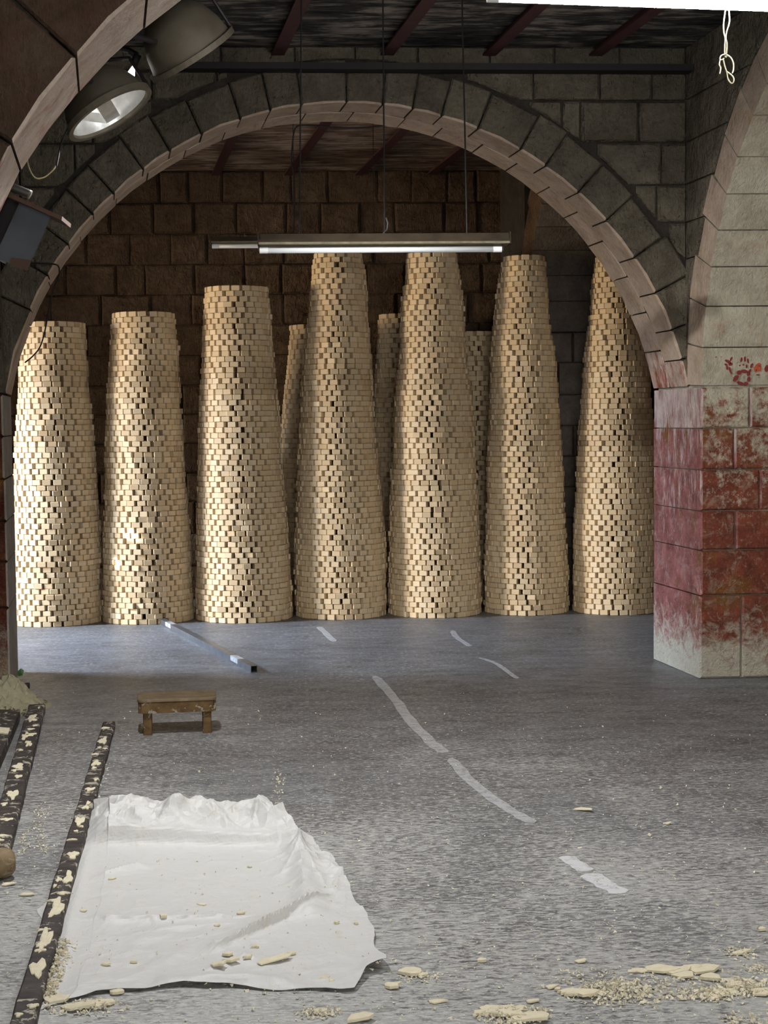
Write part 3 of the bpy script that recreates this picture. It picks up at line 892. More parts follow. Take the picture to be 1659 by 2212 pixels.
# ------------------------------------------------------------------ floodlights on the near arch
def flood(label, px, py, Y, axis, R, depth, lit):
    O = at(px, py, Y); root = empty('floodlight', O); tag(root, label, 'floodlight', 'floodlights on the near arch')
    ax = Vector(axis).normalized()
    d = MB(); pr = [(-depth, 0.02), (-depth * 0.98, R * 0.30), (-depth * 0.88, R * 0.55), (-depth * 0.65, R * 0.78), (-depth * 0.35, R * 0.92), (0, R)]
    d.lathe(pr, (0, 0, 0), ax, 40); body = d.build('housing', M['dish'], root, True)
    i = MB(); i.lathe([(a * 0.94, r * 0.955) for a, r in pr], (0, 0, 0), ax, 40); i.build('reflector', M['dish_in'], root, True, False)
    r = MB(); r.lathe([(-0.012, R * 0.99), (-0.012, R * 1.07), (0.010, R * 1.07), (0.010, R * 0.955), (-0.004, R * 0.95)], (0, 0, 0), ax, 40); r.build('rim', M['dish'], root)
    n = MB(); n.lathe([(-depth - 0.07, 0.0), (-depth - 0.07, 0.035), (-depth - 0.01, 0.04), (-depth + 0.02, 0.05)], (0, 0, 0), ax, 20); n.build('socket', M['dark_steel'], root, True)
    side = ax.cross(Vector((0, 1, 0))).normalized()
    b = MB(); b.tube([side * R * 1.05, side * R * 1.02 - ax * depth * 0.8, -ax * (depth + 0.05)], 0.008, 8); b.build('bracket', M['dark_steel'], root)
    # the strut across the mouth
    s = MB(); q = ax.cross(side).normalized()
    s.hexa([side * -0.03 + q * -R * 0.95 + ax * -0.02, side * 0.03 + q * -R * 0.95 + ax * -0.02, side * 0.03 + q * R * 0.95 + ax * -0.02, side * -0.03 + q * R * 0.95 + ax * -0.02,
            side * -0.03 + q * -R * 0.95 + ax * -0.015, side * 0.03 + q * -R * 0.95 + ax * -0.015, side * 0.03 + q * R * 0.95 + ax * -0.015, side * -0.03 + q * R * 0.95 + ax * -0.015])
    if lit:
        s.build('strut', M['dish_in'], root)
        bl = MB(); bl.lathe([(-depth * 0.9, 0.0), (-depth * 0.86, 0.022), (-depth * 0.55, 0.03), (-depth * 0.42, 0.02), (-depth * 0.38, 0.0)], (0, 0, 0), ax, 16)
        bl.build('bulb', M['bulb_on'], root, True)
        l = bpy.data.lights.new('floodlight_beam', 'SPOT'); l.energy = 235; l.spot_size = rad(155); l.spot_blend = 0.35; l.shadow_soft_size = 0.03
        lo = bpy.data.objects.new('floodlight_beam', l); COL.objects.link(lo); lo.location = O + ax * 0.012 + side * 0.06
        lo.rotation_euler = ax.to_track_quat('-Z', 'Y').to_euler()
    return root


def img_axis(a, b, toward, px=284, py=160):
    f2 = ray(px, py).normalized(); r2 = (_r - f2 * _r.dot(f2)).normalized(); u2 = r2.cross(f2)
    return r2 * a - u2 * b - f2 * toward


flood('round zinc floodlight with bright reflector, lower one on the conduit', 236, 243, 5.72, img_axis(0.48, 0.83, 0.30), 0.168, 0.17, True)
flood('round zinc floodlight turned away, upper one on the conduit', 415, 117, 5.72, img_axis(0.52, 0.85, -0.10), 0.170, 0.20, False)
# bare bulb that glares between them
O = at(284, 158, 5.80); root = empty('bare_bulb', O); tag(root, 'small glaring bare bulb between the two floodlights', 'bulb')
ax = img_axis(-0.35, 0.9, 0.1).normalized()
b = MB(); b.lathe([(-0.03, 0.0), (-0.028, 0.005), (0.0, 0.014), (0.022, 0.017), (0.028, 0.0)], (0, 0, 0), ax, 14); b.build('glass', M['bulb_on'], root, True)
b = MB(); b.lathe([(-0.075, 0.0), (-0.073, 0.016), (-0.03, 0.014), (-0.026, 0.0)], (0, 0, 0), ax, 14); b.build('socket', M['dark_steel'], root, True)
b = MB(); b.tube([-ax * 0.07, -ax * 0.09 + _r * -0.04, -ax * 0.10 + _r * -0.15 + _f * -0.05], 0.012, 8); b.build('bracket', M['dark_steel'], root)

Yc = 5.345
path = [at(x, y, Yc) for x, y in ((345, -25), (268, 72), (180, 165), (100, 228), (38, 284), (15, 330), (2, 400), (-12, 470))]
cb = empty('conduit', path[2]); tag(cb, 'grey steel conduit following the curve of the near arch', 'conduit')
inv = Matrix.Translation(-path[2])
t = MB(); t.tube(smooth_path(path, 5), 0.0145, 12); put_in(t, 'pipe', M['conduit'], cb, inv, True)
for k in (1, 2, 4):
    t = MB(); P = path[k]; dd = (path[k + 1] - path[k - 1]).normalized(); t.tube([P - dd * 0.012, P + dd * 0.012], 0.021, 12); put_in(t, 'clip', M['dark_steel'], cb, inv)
for k, e in ((1, (335, 90)), (2, (195, 175))):
    t = MB(); t.tube([path[k], at(*e, 5.55)], 0.011, 8); put_in(t, 'arm', M['dark_steel'], cb, inv)

# sheet metal box at the left edge
Yx = 5.36
bx_ = empty('metal_lamp_box', at(40, 500, Yx)); tag(bx_, 'tilted blue grey sheet metal box with rusty flange at left edge', 'metal box')
inv = Matrix.Translation(-at(40, 500, Yx))
dep = Vector((0, 0.16, 0))


def slab(name, mat, px4, Y, dv, off=Vector()):
    p = [at(x, y, Y) + off for x, y in px4]; t = MB(); t.hexa(p + [q + dv for q in p]); return put_in(t, name, mat, bx_, inv)


slab('panel', M['blue_metal'], [(42, 438), (110, 466), (58, 584), (-12, 556)], Yx, Vector((0, 0.012, 0)))
slab('side_panel', M['dark_steel'], [(-95, 380), (44, 437), (-8, 560), (-150, 500)], Yx + 0.05, Vector((0, 0.16, 0)))  # shade on this side of the box is put into its dark colour
slab('flange', M['brown_metal'], [(-80, 372), (134, 467), (133, 476), (-82, 382)], Yx - 0.05, Vector((0, 0.20, 0)))
slab('rust_strip', M['brown_metal'], [(24, 556), (68, 562), (58, 585), (20, 571)], Yx - 0.004, Vector((0, 0.006, 0)))
t = MB(); t.tube([at(18, 401, Yx), at(24, 404, Yx), at(62, 419, Yx), at(66, 421, Yx)], 0.016, 14); put_in(t, 'roller', M['conduit'], bx_, inv, True)
slab('clamp', M['dark_steel'], [(14, 352), (36, 362), (22, 402), (0, 396)], Yx - 0.02, Vector((0, 0.05, 0)))


def cable(name, label, pts, r, mat, n=4, kind=None):
    t = MB(); t.tube(smooth_path([at(x, y, Y) for x, y, Y in pts], n), r, 6)
    return tag(t.build(name, mat, None, True), label, 'cable')


cable('cable', 'black cable dangling along the left foot of the large arch', [(56, 568, 8.5), (100, 570, 8.5), (122, 572, 8.5), (128, 582, 8.5), (126, 600, 8.53), (117, 620, 8.55), (106, 665, 8.55), (97, 715, 8.56), (86, 750, 8.56), (70, 770, 8.58), (54, 783, 8.6)], 0.0045, M['wire'])
cable('cable', 'thin yellow wire looping below the lower floodlight', [(58, 332, 5.5), (62, 360, 5.5), (76, 384, 5.5), (95, 383, 5.5), (112, 370, 5.5), (121, 358, 5.5)], 0.0028, M['yellow_wire'])
cable('cable', 'short black wire dropping from the rim of lower floodlight', [(146, 280, 5.6), (132, 310, 5.58), (126, 340, 5.52), (122, 360, 5.5)], 0.0035, M['wire'])
cable('cable', 'black cable strung under the crown of large arch, then dropping', [(832, 271, 9.13), (770, 276, 9.13), (720, 275, 9.13), (672, 271, 9.13), (645, 272, 9.13), (635, 285, 9.14), (630, 330, 9.2), (629, 345, 9.3), (635, 380, 9.4), (636, 450, 9.6), (633, 508, 9.86)], 0.005, M['wire'])

# ------------------------------------------------------------------ stool
fa, fb = fl(310, 1590), fl(457, 1584)
ang = math.atan2(fb.y - fa.y, fb.x - fa.x)
st = empty('stool', (fa.x - 0.022, fa.y - 0.012, 0), ang); tag(st, 'low brown wooden stool with white paint splashes, standing on the floor', 'stool')
Lx, Ly, H = 0.372, 0.205, 0.178


def rounded(mb, x0, x1, y0, y1, z0, z1, r, n=4, mi=0):
    ring = []
    for (cx, cy, a0) in ((x1 - r, y1 - r, 0), (x0 + r, y1 - r, 90), (x0 + r, y0 + r, 180), (x1 - r, y0 + r, 270)):
        for k in range(n + 1):
            a = rad(a0 + 90 * k / n); ring.append((cx + r * math.cos(a), cy + r * math.sin(a)))
    N = len(ring); b = len(mb.v); e = 0.003
    for (z, s) in ((z0, 0), (z1 - e, 0), (z1, e)):
        for (x, y) in ring:
            mb.v.append((x - s * (1 if x > (x0 + x1) / 2 else -1), y - s * (1 if y > (y0 + y1) / 2 else -1), z))
    for L in range(2):
        for i in range(N):
            j = (i + 1) % N; mb.face((b + L * N + i, b + L * N + j, b + (L + 1) * N + j, b + (L + 1) * N + i), mi)
    mb.face([b + 2 * N + i for i in range(N)], mi); mb.face([b + i for i in reversed(range(N))], mi)


t = MB(); rounded(t, -0.004, Lx + 0.004, -0.004, Ly + 0.004, H - 0.013, H, 0.03); t.build('top', M['stool_top'], st)
zz0, zz1 = H - 0.068, H - 0.0132
for (nm, a) in (('apron', (0.012, Lx - 0.012, 0.0, 0.018)), ('apron', (0.012, Lx - 0.012, Ly - 0.018, Ly)), ('apron', (0.0, 0.018, 0.012, Ly - 0.012)), ('apron', (Lx - 0.018, Lx, 0.012, Ly - 0.012))):
    t = MB(); rounded(t, *a, zz0, zz1, 0.006, 2); t.build(nm, M['stool'], st)
for (x, y) in ((0.022, 0.018), (Lx - 0.064, 0.018), (0.022, Ly - 0.058), (Lx - 0.064, Ly - 0.058)):
    t = MB(); rounded(t, x, x + 0.042, y, y + 0.04, 0.0, zz0 + 0.03, 0.004, 1); t.build('leg', M['stool'], st)

# ------------------------------------------------------------------ steel tube, rails, wood
def square_tube(label):
    a, b = fl(549, 1453), fl(352, 1349); a, b = Vector((a.x, a.y, 0)), Vector((b.x, b.y, 0))
    o = empty('steel_tube', a, math.atan2(b.y - a.y, b.x - a.x)); tag(o, label, 'steel tube')
    L = (b - a).length; w, th = 0.042, 0.003; t = MB()
    out = [(-w / 2, 0), (w / 2, 0), (w / 2, w), (-w / 2, w)]; inn = [(-w / 2 + th, th), (w / 2 - th, th), (w / 2 - th, w - th), (-w / 2 + th, w - th)]
    for x in (0, L):
        for p in out: t.vert((x, p[0], p[1]))
        for p in inn: t.vert((x, p[0], p[1]))
    for k in range(4):
        j = (k + 1) % 4
        t.face((k, j, 8 + j, 8 + k)); t.face((4 + j, 4 + k, 12 + k, 12 + j))
        t.face((j, k, 4 + k, 4 + j)); t.face((8 + k, 8 + j, 12 + j, 12 + k))
    t.build('tube_wall', M['galv'], o, recalc=True)
    for x in (L * 0.12, L * 0.86):
        q = MB(); q.box(x, x + 0.16, -w / 2 - 0.0008, w / 2 + 0.0008, w * 0.3, w + 0.0008); q.build('soap_smear', M['tape'], o)
    return o


square_tube('square galvanised steel tube lying on floor before the towers')


def rail(label, a, b, w, h, segs, name='wooden_rail'):
    a, b = Vector((a[0], a[1], 0)), Vector((b[0], b[1], 0))
    o = empty(name, a, math.atan2(b.y - a.y, b.x - a.x)); tag(o, label, 'rail', 'cutting rails on the floor')
    L = (b - a).length; t = MB(); n = segs; P = []
    for i in range(n + 1):
        x = L * i / n; e = 0.0025
        j = [random.uniform(-e, e) for _ in range(4)]
        for (y, z) in ((-w / 2 + j[0], 0.0), (w / 2 + j[1], 0.0), (w / 2 + j[1], h * 0.82 + j[2]), (w / 2 - 0.006 + j[1], h + j[2]), (-w / 2 + 0.006 + j[0], h + j[3]), (-w / 2 + j[0], h * 0.82 + j[3])):
            t.vert((x, y, z))
    for i in range(n):
        for k in range(6):
            kk = (k + 1) % 6; t.face((6 * i + k, 6 * i + kk, 6 * i + 6 + kk, 6 * i + 6 + k))
    t.face(list(range(6))); t.face(list(reversed(range(6 * n, 6 * n + 6))))
    t.build('bar', M['rail'], o)
    return o, L


def crust(parent, L, spots):
    h0 = spots[0][4]
    for _ in range(26):
        yc = random.uniform(-0.02, 0.02); hw = random.uniform(0.006, 0.022); spots = spots + [(random.uniform(0.02, 0.97), random.uniform(0.015, 0.06), yc - hw, yc + hw, h0)]
    for (f, ln, y0, y1, h0) in spots:
        p1, p2 = random.uniform(0, 6), random.uniform(0, 6)
        t = MB(); n = 17; ring = []
        for k in range(n):
            a = 2 * math.pi * k / n; rr = 0.85 + 0.22 * math.sin(3 * a + p1) + 0.15 * math.sin(5 * a + p2)
            ring.append(Vector((L * f + ln / 2 * math.cos(a) * rr, (y0 + y1) / 2 + (y1 - y0) / 2 * math.sin(a) * rr, h0 + 0.002 + random.uniform(0, 0.002))))
        t.prism(ring, (0, 0, -0.004), 0.004, 0.002); t.build('soap_crust', M['flake'], parent)


hA = 0.034
pa, pb = fl(236, 1573), fl(143, 1900); dirA = (pb - pa).normalized(); pb = pa + dirA * 4.6
rA, LA = rail('long soap crusted rail beside the white plastic sheet', pa, pb, 0.062, hA, 40)
crust(rA, LA, [(0.10, 0.16, -0.02, 0.02, hA), (0.20, 0.10, -0.025, 0.02, hA), (0.30, 0.06, -0.02, 0.025, hA), (0.405, 0.13, -0.022, 0.02, hA), (0.50, 0.10, -0.01, 0.03, hA),
               (0.555, 0.16, 0.0, 0.03, hA), (0.62, 0.2, -0.015, 0.028, hA), (0.68, 0.2, -0.02, 0.02, hA), (0.73, 0.15, -0.022, 0.026, hA)])
pa, pb = fl(80, 1540), fl(10, 1800); dirB = (pb - pa).normalized(); pa2 = pa
rB, LB = rail('short soap crusted rail at the left edge, by the shavings heap', pa, pa + dirB * 2.75, 0.085, 0.045, 26)
crust(rB, LB, [(0.12, 0.1, -0.02, 0.02, 0.045), (0.3, 0.14, -0.03, 0.0, 0.045), (0.36, 0.1, 0.0, 0.03, 0.045), (0.52, 0.12, -0.03, 0.02, 0.045), (0.7, 0.15, -0.02, 0.03, 0.045)])
bo = empty('wooden_board', fl(-40, 1600)); tag(bo, 'dark brown wooden board lying left of the short rail', 'board')
o_ = Vector(bo.location)
p = [fl(-160, 1660), fl(-2, 1668), fl(44, 1556), fl(-90, 1552)]
t = MB(); t.prism([Vector((q.x, q.y, 0.052)) - o_ for q in p], (0, 0, -0.052), 0.006, 0.003); t.build('plank', M['rail'], bo)
t = MB(); q = [fl(-60, 1605), fl(18, 1612), fl(22, 1600), fl(-50, 1594)]
t.prism([Vector((k.x, k.y, 0.061)) - o_ for k in q], (0, 0, -0.006), 0.004, 0.002); t.build('soap_crust', M['flake'], bo)

ml = empty('wooden_mallet', fl(-40, 1905)); tag(ml, 'rounded tan wooden mallet head poking in at the left edge', 'mallet')
t = MB(); t.lathe([(-0.16, 0.0), (-0.158, 0.036), (-0.10, 0.046), (0.0, 0.050), (0.07, 0.050), (0.092, 0.044), (0.104, 0.030), (0.108, 0.0)], (0.0, 0.02, 0.05), (0.92, 0.30, 0.0), 28); t.build('head', M['mallet'], ml, True)
t = MB(); t.tube([(-0.06, 0.0, 0.05), (-0.08, -0.4, 0.035), (-0.085, -0.5, 0.03)], 0.016, 10); t.build('handle', M['mallet'], ml, True)

# ------------------------------------------------------------------ plastic sheet
FLc, BLc = fl(82, 2186), fl(203, 1748)
Rpts = [(0.0, fl(832, 2092)), (0.18, fl(806, 2025)), (0.42, fl(765, 1930)), (0.62, fl(722, 1862)), (0.74, fl(668, 1822)), (0.86, fl(610, 1793)), (1.0, fl(560, 1765))]
Fpts = [(0.0, FLc), (0.2, fl(215, 2148)), (0.45, fl(400, 2132)), (0.68, fl(600, 2140)), (0.86, fl(760, 2142)), (0.93, fl(790, 2104)), (1.0, fl(832, 2092))]


def pl(pts, t):
    for (a, p), (b, q) in zip(pts[:-1], pts[1:]):
        if t <= b: return p + (q - p) * ((t - a) / (b - a))
    return pts[-1][1]


def seg_d(p, a, b):
    ab = b - a; k = max(0, min(1, (p - a).dot(ab) / ab.length_squared)); q = a + ab * k
    n = Vector((-ab.y, ab.x)).normalized(); return (p - q).length, (p - q).dot(n), k


V2 = lambda P: Vector((P.x, P.y))
tear = (V2(fl(440, 2068)), V2(fl(722, 1938)))
fold = (V2(fl(196, 1822)), V2(fl(640, 1826)))
low = (V2(fl(232, 1992)), V2(fl(480, 1990)))
low2 = (V2(fl(225, 1895)), V2(fl(300, 1878)))
rfold = (V2(fl(640, 1826)), V2(fl(672, 1975)))
frnt = (V2(fl(330, 2125)), V2(fl(640, 2122)))
edgeL = (V2(fl(190, 1840)), V2(fl(120, 2110)))
NS, NTT = 180, 220
creases = []
for _ in range(16):
    cx_, cy_ = random.uniform(200, 760), random.uniform(1850, 2110); al = random.gauss(0, 0.35); ll = random.uniform(40, 130)
    creases.append((V2(fl(cx_, cy_)), V2(fl(cx_ + ll * math.cos(al), cy_ + ll * 0.4 * math.sin(al))), random.uniform(0.003, 0.008)))
for (xe, ye) in ((560, 1872), (600, 1905), (655, 1930), (705, 1925), (735, 1895), (540, 1842)):
    creases.append((V2(fl(648, 1846)), V2(fl(xe, ye)), 0.012))
pts = []
for i in range(NTT + 1):
    t = i / NTT
    for j in range(NS + 1):
        s = j / NS
        Lp = FLc + (BLc - FLc) * t; Rp = pl(Rpts, t)
        P = Lp + (Rp - Lp) * s
        lo = 1 - min(1, t / 0.25)
        P = P + (pl(Fpts, s) - (FLc + (Rpts[0][1] - FLc) * s)) * lo
        if s < 0.10:     # the film runs on under the rail
            k = max(0, 1 - abs(t - 0.40) / 0.28); P.x -= (1 - s / 0.10) * 0.11 * k * (0.7 + 0.5 * noise.noise(Vector((t * 14, 0, 0))))
        edge = min(s, 1 - s, t, 1 - t)
        w = noise.noise_vector(Vector((P.x * 9, P.y * 9, 3.3))) * 0.02 * (1 if edge < 0.05 else 0.4)
        P2 = Vector((P.x + w.x, P.y + w.y)); q = Vector((P2.x, P2.y, 0))
        h = 0.003
        h += 0.008 * max(0, noise.noise(q * 3.2) + 0.2) + 0.004 * abs(noise.noise(q * 9))
        # sharp crumple facets
        dv, _ = noise.voronoi(Vector((P2.x * 8, P2.y * 8, 0.5))); cr = 1 - min(1, (dv[1] - dv[0]) * 2.2)
        dv2, _ = noise.voronoi(Vector((P2.x * 19 + 5, P2.y * 19, 0.9))); cr2 = 1 - min(1, (dv2[1] - dv2[0]) * 2.0)
        rear = max(0, min(1, (t - 0.74) / 0.10)); rearA = rear * (0.35 + 0.65 * math.sin(math.pi * min(1, max(0, (1 - t) / 0.26))))
        rt = max(0, min(1, (s - 0.72) / 0.2)) * max(0, 1 - abs(t - 0.55) / 0.3)
        h += (0.0022 + 0.034 * rearA + 0.014 * rt) * cr + (0.0010 + 0.010 * rearA + 0.004 * rt) * cr2
        h += rearA * (0.052 + 0.055 * noise.noise(q * 5.0) + 0.03 * noise.noise(q * 11))
        d, sd, k = seg_d(P2, *tear); h += 0.034 * math.sin(math.pi * min(1, max(0, k * 0.94 + 0.03))) * (math.exp(-d / 0.05) if sd > 0 else math.exp(-d / 0.006))
        d, sd, k = seg_d(P2, *fold); h += 0.060 * (0.6 + 0.4 * (1 - k)) * (math.exp(-d / 0.07) if sd > 0 else math.exp(-(d / 0.03) ** 2))
        d, sd, k = seg_d(P2, *rfold); h += 0.022 * math.exp(-(d / 0.05) ** 2)
        d, sd, k = seg_d(P2, *low); h += 0.014 * (math.exp(-d / 0.05) if sd > 0 else math.exp(-d / 0.015))
        d, sd, k = seg_d(P2, *low2); h += 0.018 * math.exp(-d / 0.025)
        d, sd, k = seg_d(P2, *edgeL); h += 0.016 * math.exp(-(d / 0.02) ** 2)
        d, sd, k = seg_d(P2, *frnt); h += 0.020 * math.sin(math.pi * k) * math.exp(-(d / 0.03) ** 2)
        for (ca, cb, ch) in creases:
            if abs(P2.x - ca.x) + abs(P2.y - ca.y) > 0.9: continue
            d, sd, k = seg_d(P2, ca, cb)
            if d < 0.06: h += ch * math.exp(-d / 0.014) * (1 - 0.6 * k)
        cornr = math.hypot((1 - s) * 0.9, t * 1.2); h += 0.022 * math.exp(-(cornr / 0.08) ** 2)
        if s < 0.11 and abs(t - 0.4) < 0.6: h *= s / 0.11 * 0.8 + 0.1
        pts.append((P2.x, P2.y, max(0.0015, h)))
mb = MB(); mb.v = pts
for i in range(NTT):
    for j in range(NS):
        a = i * (NS + 1) + j; mb.face((a, a + 1, a + NS + 2, a + NS + 1))
sh = mb.build('plastic_sheet', M['sheet'], None, False)
tag(sh, 'crumpled white plastic sheet spread on floor beside the long rail', 'plastic sheet')
so = sh.modifiers.new('thickness', 'SOLIDIFY'); so.thickness = 0.0008; so.offset = 1.0


def sheet_z(x, y):
    best = 1e9; z = 0
    for k in range(0, len(pts), 7):
        p = pts[k]; d = (p[0] - x) ** 2 + (p[1] - y) ** 2
        if d < best: best = d; z = p[2]
    return z if best < 0.0016 else 0.0


# ------------------------------------------------------------------ tape on the floor
def tape(label, px, w, group='worn strips of tape on the floor', mat='tape'):
    c = [fl(x, y) for x, y in px]; cc = smooth_path(c, 5); L, R = [], []
    for i, p in enumerate(cc):
        d = (cc[min(i + 1, len(cc) - 1)] - cc[max(i - 1, 0)]).normalized(); n = Vector((-d.y, d.x, 0))
        ww = w / 2 * (0.35 if i in (0, len(cc) - 1) else 1)
        L.append(p + n * ww * random.uniform(0.75, 1.12)); R.append(p - n * ww * random.uniform(0.75, 1.12))
    t = MB(); N = len(cc)
    for z in (0.0002, 0.0014):
        for q in L + R: t.vert((q.x, q.y, z))
    for i in range(N - 1):
        t.face((2 * N + i, 2 * N + i + 1, 3 * N + i + 1, 3 * N + i)); t.face((i, N + i, N + i + 1, i + 1))
        t.face((i, i + 1, 2 * N + i + 1, 2 * N + i)); t.face((N + i + 1, N + i, 3 * N + i, 3 * N + i + 1))
    t.face((0, 2 * N, 3 * N, N)); t.face((N - 1, 2 * N - 1, 4 * N - 1, 3 * N - 1))
    o = t.build('tape_strip', M[mat]); return tag(o, label, 'tape', group)


tape('worn pale tape strip on mid floor, upper piece of the long line', [(808, 1460), (845, 1500), (885, 1555), (930, 1603), (962, 1626)], 0.062)
tape('worn pale tape strip on mid floor, lower piece of the long line', [(974, 1638), (1015, 1685), (1060, 1722), (1110, 1755), (1152, 1778)], 0.055)
tape('torn pale tape patch on right foreground floor, smaller upper patch', [(1218, 1850), (1243, 1866), (1268, 1882)], 0.06, mat='tape_torn')
tape('torn pale tape patch on right foreground floor, larger lower patch', [(1272, 1888), (1300, 1908), (1345, 1930)], 0.075, mat='tape_torn')
tape('short tape strip near the foot of the slender fourth tower', [(689, 1354), (704, 1368), (722, 1386)], 0.05)
tape('curled bit of tape near the foot of the fifth tower', [(978, 1362), (985, 1375), (1000, 1386), (1016, 1396)], 0.04)
tape('thin curved tape strip on floor, right of centre', [(1036, 1421), (1062, 1429), (1084, 1441), (1104, 1456), (1118, 1466)], 0.032)


# ------------------------------------------------------------------ soap scraps
def chip(x, y, z, r, th, ell=1.5, rot=0.0, tilt=0.0):
    n = random.randint(6, 10); ring = []
    for k in range(n):
        a = 2 * math.pi * k / n + random.uniform(-0.2, 0.2); rr = r * random.uniform(0.5, 1.2)
        p = Vector((rr * math.cos(a) * ell, rr * math.sin(a), 0)); p.rotate(Matrix.Rotation(rot, 3, 'Z')); p.z = p.x * tilt + random.uniform(0, th * 0.2)
        ring.append(p + Vector((0, 0, th)))
    t = MB(); mn = min(p.z for p in ring) - th
    t.prism([p - Vector((0, 0, mn)) for p in ring], (0, 0, -th), min(r * 0.25, 0.006), 0.0015)
    return t


ORD = ('first second third fourth fifth sixth seventh eighth ninth tenth eleventh twelfth thirteenth fourteenth fifteenth sixteenth '
       'seventeenth eighteenth nineteenth twentieth twenty-first twenty-second').split()


def chips(items, label, group):
    for k, (px, py, r, th, ell) in enumerate(sorted(items)):
        label_k = label + ', ' + ('leftmost' if k == 0 else 'rightmost' if k == len(items) - 1 else ORD[k] + ' from left')
        P = fl(px, py); t = chip(0, 0, 0, r * 0.85, th * 0.62, ell * 1.1, random.uniform(-0.4, 0.4), random.uniform(0, 0.12))
        o = t.build('soap_chip', M['flake']); z = sheet_z(P.x, P.y) if 'sheet' in group else 0.0005
        o.location = (P.x, P.y, z + 0.0005); tag(o, label_k, 'soap chip', group)


chips([(1428, 2098, 0.028, 0.010, 1.7), (1462, 2102, 0.026, 0.012, 1.6), (1490, 2096, 0.022, 0.010, 1.9), (1478, 2110, 0.030, 0.008, 1.6), (1520, 2099, 0.032, 0.012, 1.8), (1530, 2115, 0.030, 0.014, 1.7),
       (1380, 2099, 0.020, 0.004, 1.8), (1193, 2134, 0.014, 0.006, 1.6), (1224, 2147, 0.018, 0.011, 1.7), (1258, 2152, 0.026, 0.012, 1.9), (1290, 2150, 0.018, 0.009, 1.4), (1205, 2141, 0.010, 0.009, 1.3),
       (1560, 2145, 0.030, 0.009, 1.7), (1592, 2132, 0.026, 0.016, 1.4), (1620, 2136, 0.024, 0.012, 1.5), (1648, 2147, 0.024, 0.008, 1.7), (1256, 2078, 0.014, 0.006, 1.7), (1600, 2062, 0.020, 0.008, 1.6),
       (1540, 2156, 0.020, 0.008, 1.5), (1500, 2155, 0.014, 0.006, 1.6), (1575, 2122, 0.018, 0.010, 1.3), (1150, 2165, 0.012, 0.006, 1.5)],
      'pale yellow soap chip in the lower right scatter', 'soap chips at lower right')
chips([(888, 2103, 0.034, 0.014, 1.3), (912, 2110, 0.014, 0.010, 1.2), (848, 2134, 0.020, 0.012, 1.5), (1042, 2078, 0.014, 0.012, 1.2), (1075, 2186, 0.030, 0.012, 1.9), (1100, 2196, 0.034, 0.014, 1.8), (1140, 2204, 0.034, 0.012, 1.7), (1050, 2190, 0.020, 0.012, 1.6), (1120, 2185, 0.020, 0.016, 1.3), (945, 2165, 0.016, 0.006, 1.6)],
      'pale yellow soap chip just right of the plastic sheet', 'soap chips right of the plastic sheet')
chips([(126, 2164, 0.028, 0.012, 1.7), (176, 2178, 0.030, 0.010, 1.8), (218, 2172, 0.030, 0.010, 1.7), (252, 2146, 0.016, 0.012, 1.3), (690, 2188, 0.020, 0.010, 1.5), (770, 2205, 0.026, 0.012, 1.6), (700, 2120, 0.017, 0.014, 1.1), (716, 2127, 0.012, 0.016, 1.0), (1260, 1751, 0.024, 0.004, 2.2), (1442, 1781, 0.013, 0.006, 1.2), (1645, 2011, 0.012, 0.012, 1.0), (60, 1935, 0.018, 0.006, 1.8), (20, 1912, 0.022, 0.006, 1.9)],
      'lone pale soap chip on the bare floor', 'lone soap chips on the floor')
chips([(240, 1905, 0.012, 0.005, 1.5), (352, 1992, 0.012, 0.012, 1.1), (492, 2070, 0.014, 0.012, 1.2), (535, 2078, 0.012, 0.010, 1.2), (470, 2095, 0.018, 0.010, 1.6), (500, 2085, 0.016, 0.010, 1.6), (590, 2082, 0.026, 0.006, 2.0), (228, 2090, 0.012, 0.008, 1.2), (290, 2085, 0.010, 0.008, 1.2),
       (520, 1984, 0.010, 0.008, 1.5), (728, 2000, 0.010, 0.010, 1.0), (770, 2003, 0.009, 0.009, 1.0), (552, 2050, 0.012, 0.009, 1.1), (540, 1880, 0.009, 0.008, 1.2), (436, 1962, 0.012, 0.004, 1.8), (630, 2068, 0.012, 0.008, 1.3), (180, 1975, 0.012, 0.005, 1.4), (470, 2008, 0.010, 0.006, 1.0)],
      'small soap chip on the white plastic sheet', 'soap chips on the plastic sheet')


def heap(mb, px, py, rx, ry, n, size, hmax):
    P = fl(px, py)
    for _ in range(n):
        a = random.uniform(0, 6.28); r = random.random() ** 0.7
        x, y = P.x + rx * r * math.cos(a), P.y + ry * r * math.sin(a)
        base = hmax * max(0, 1 - r) * random.random(); s = size * random.uniform(0.4, 1.3)
        pts_ = [Vector((random.gauss(0, 1), random.gauss(0, 1), random.gauss(0, 0.6))).normalized() * s for _ in range(5)]
        b = len(mb.v); zlow = min(p.z for p in pts_)
        for p in pts_: mb.v.append((x + p.x, y + p.y, base + p.z - zlow + 0.0008))
        for f in ((0, 1, 2), (0, 2, 3), (0, 3, 4), (0, 4, 1), (1, 3, 2), (1, 4, 3)): mb.face([b + i for i in f])


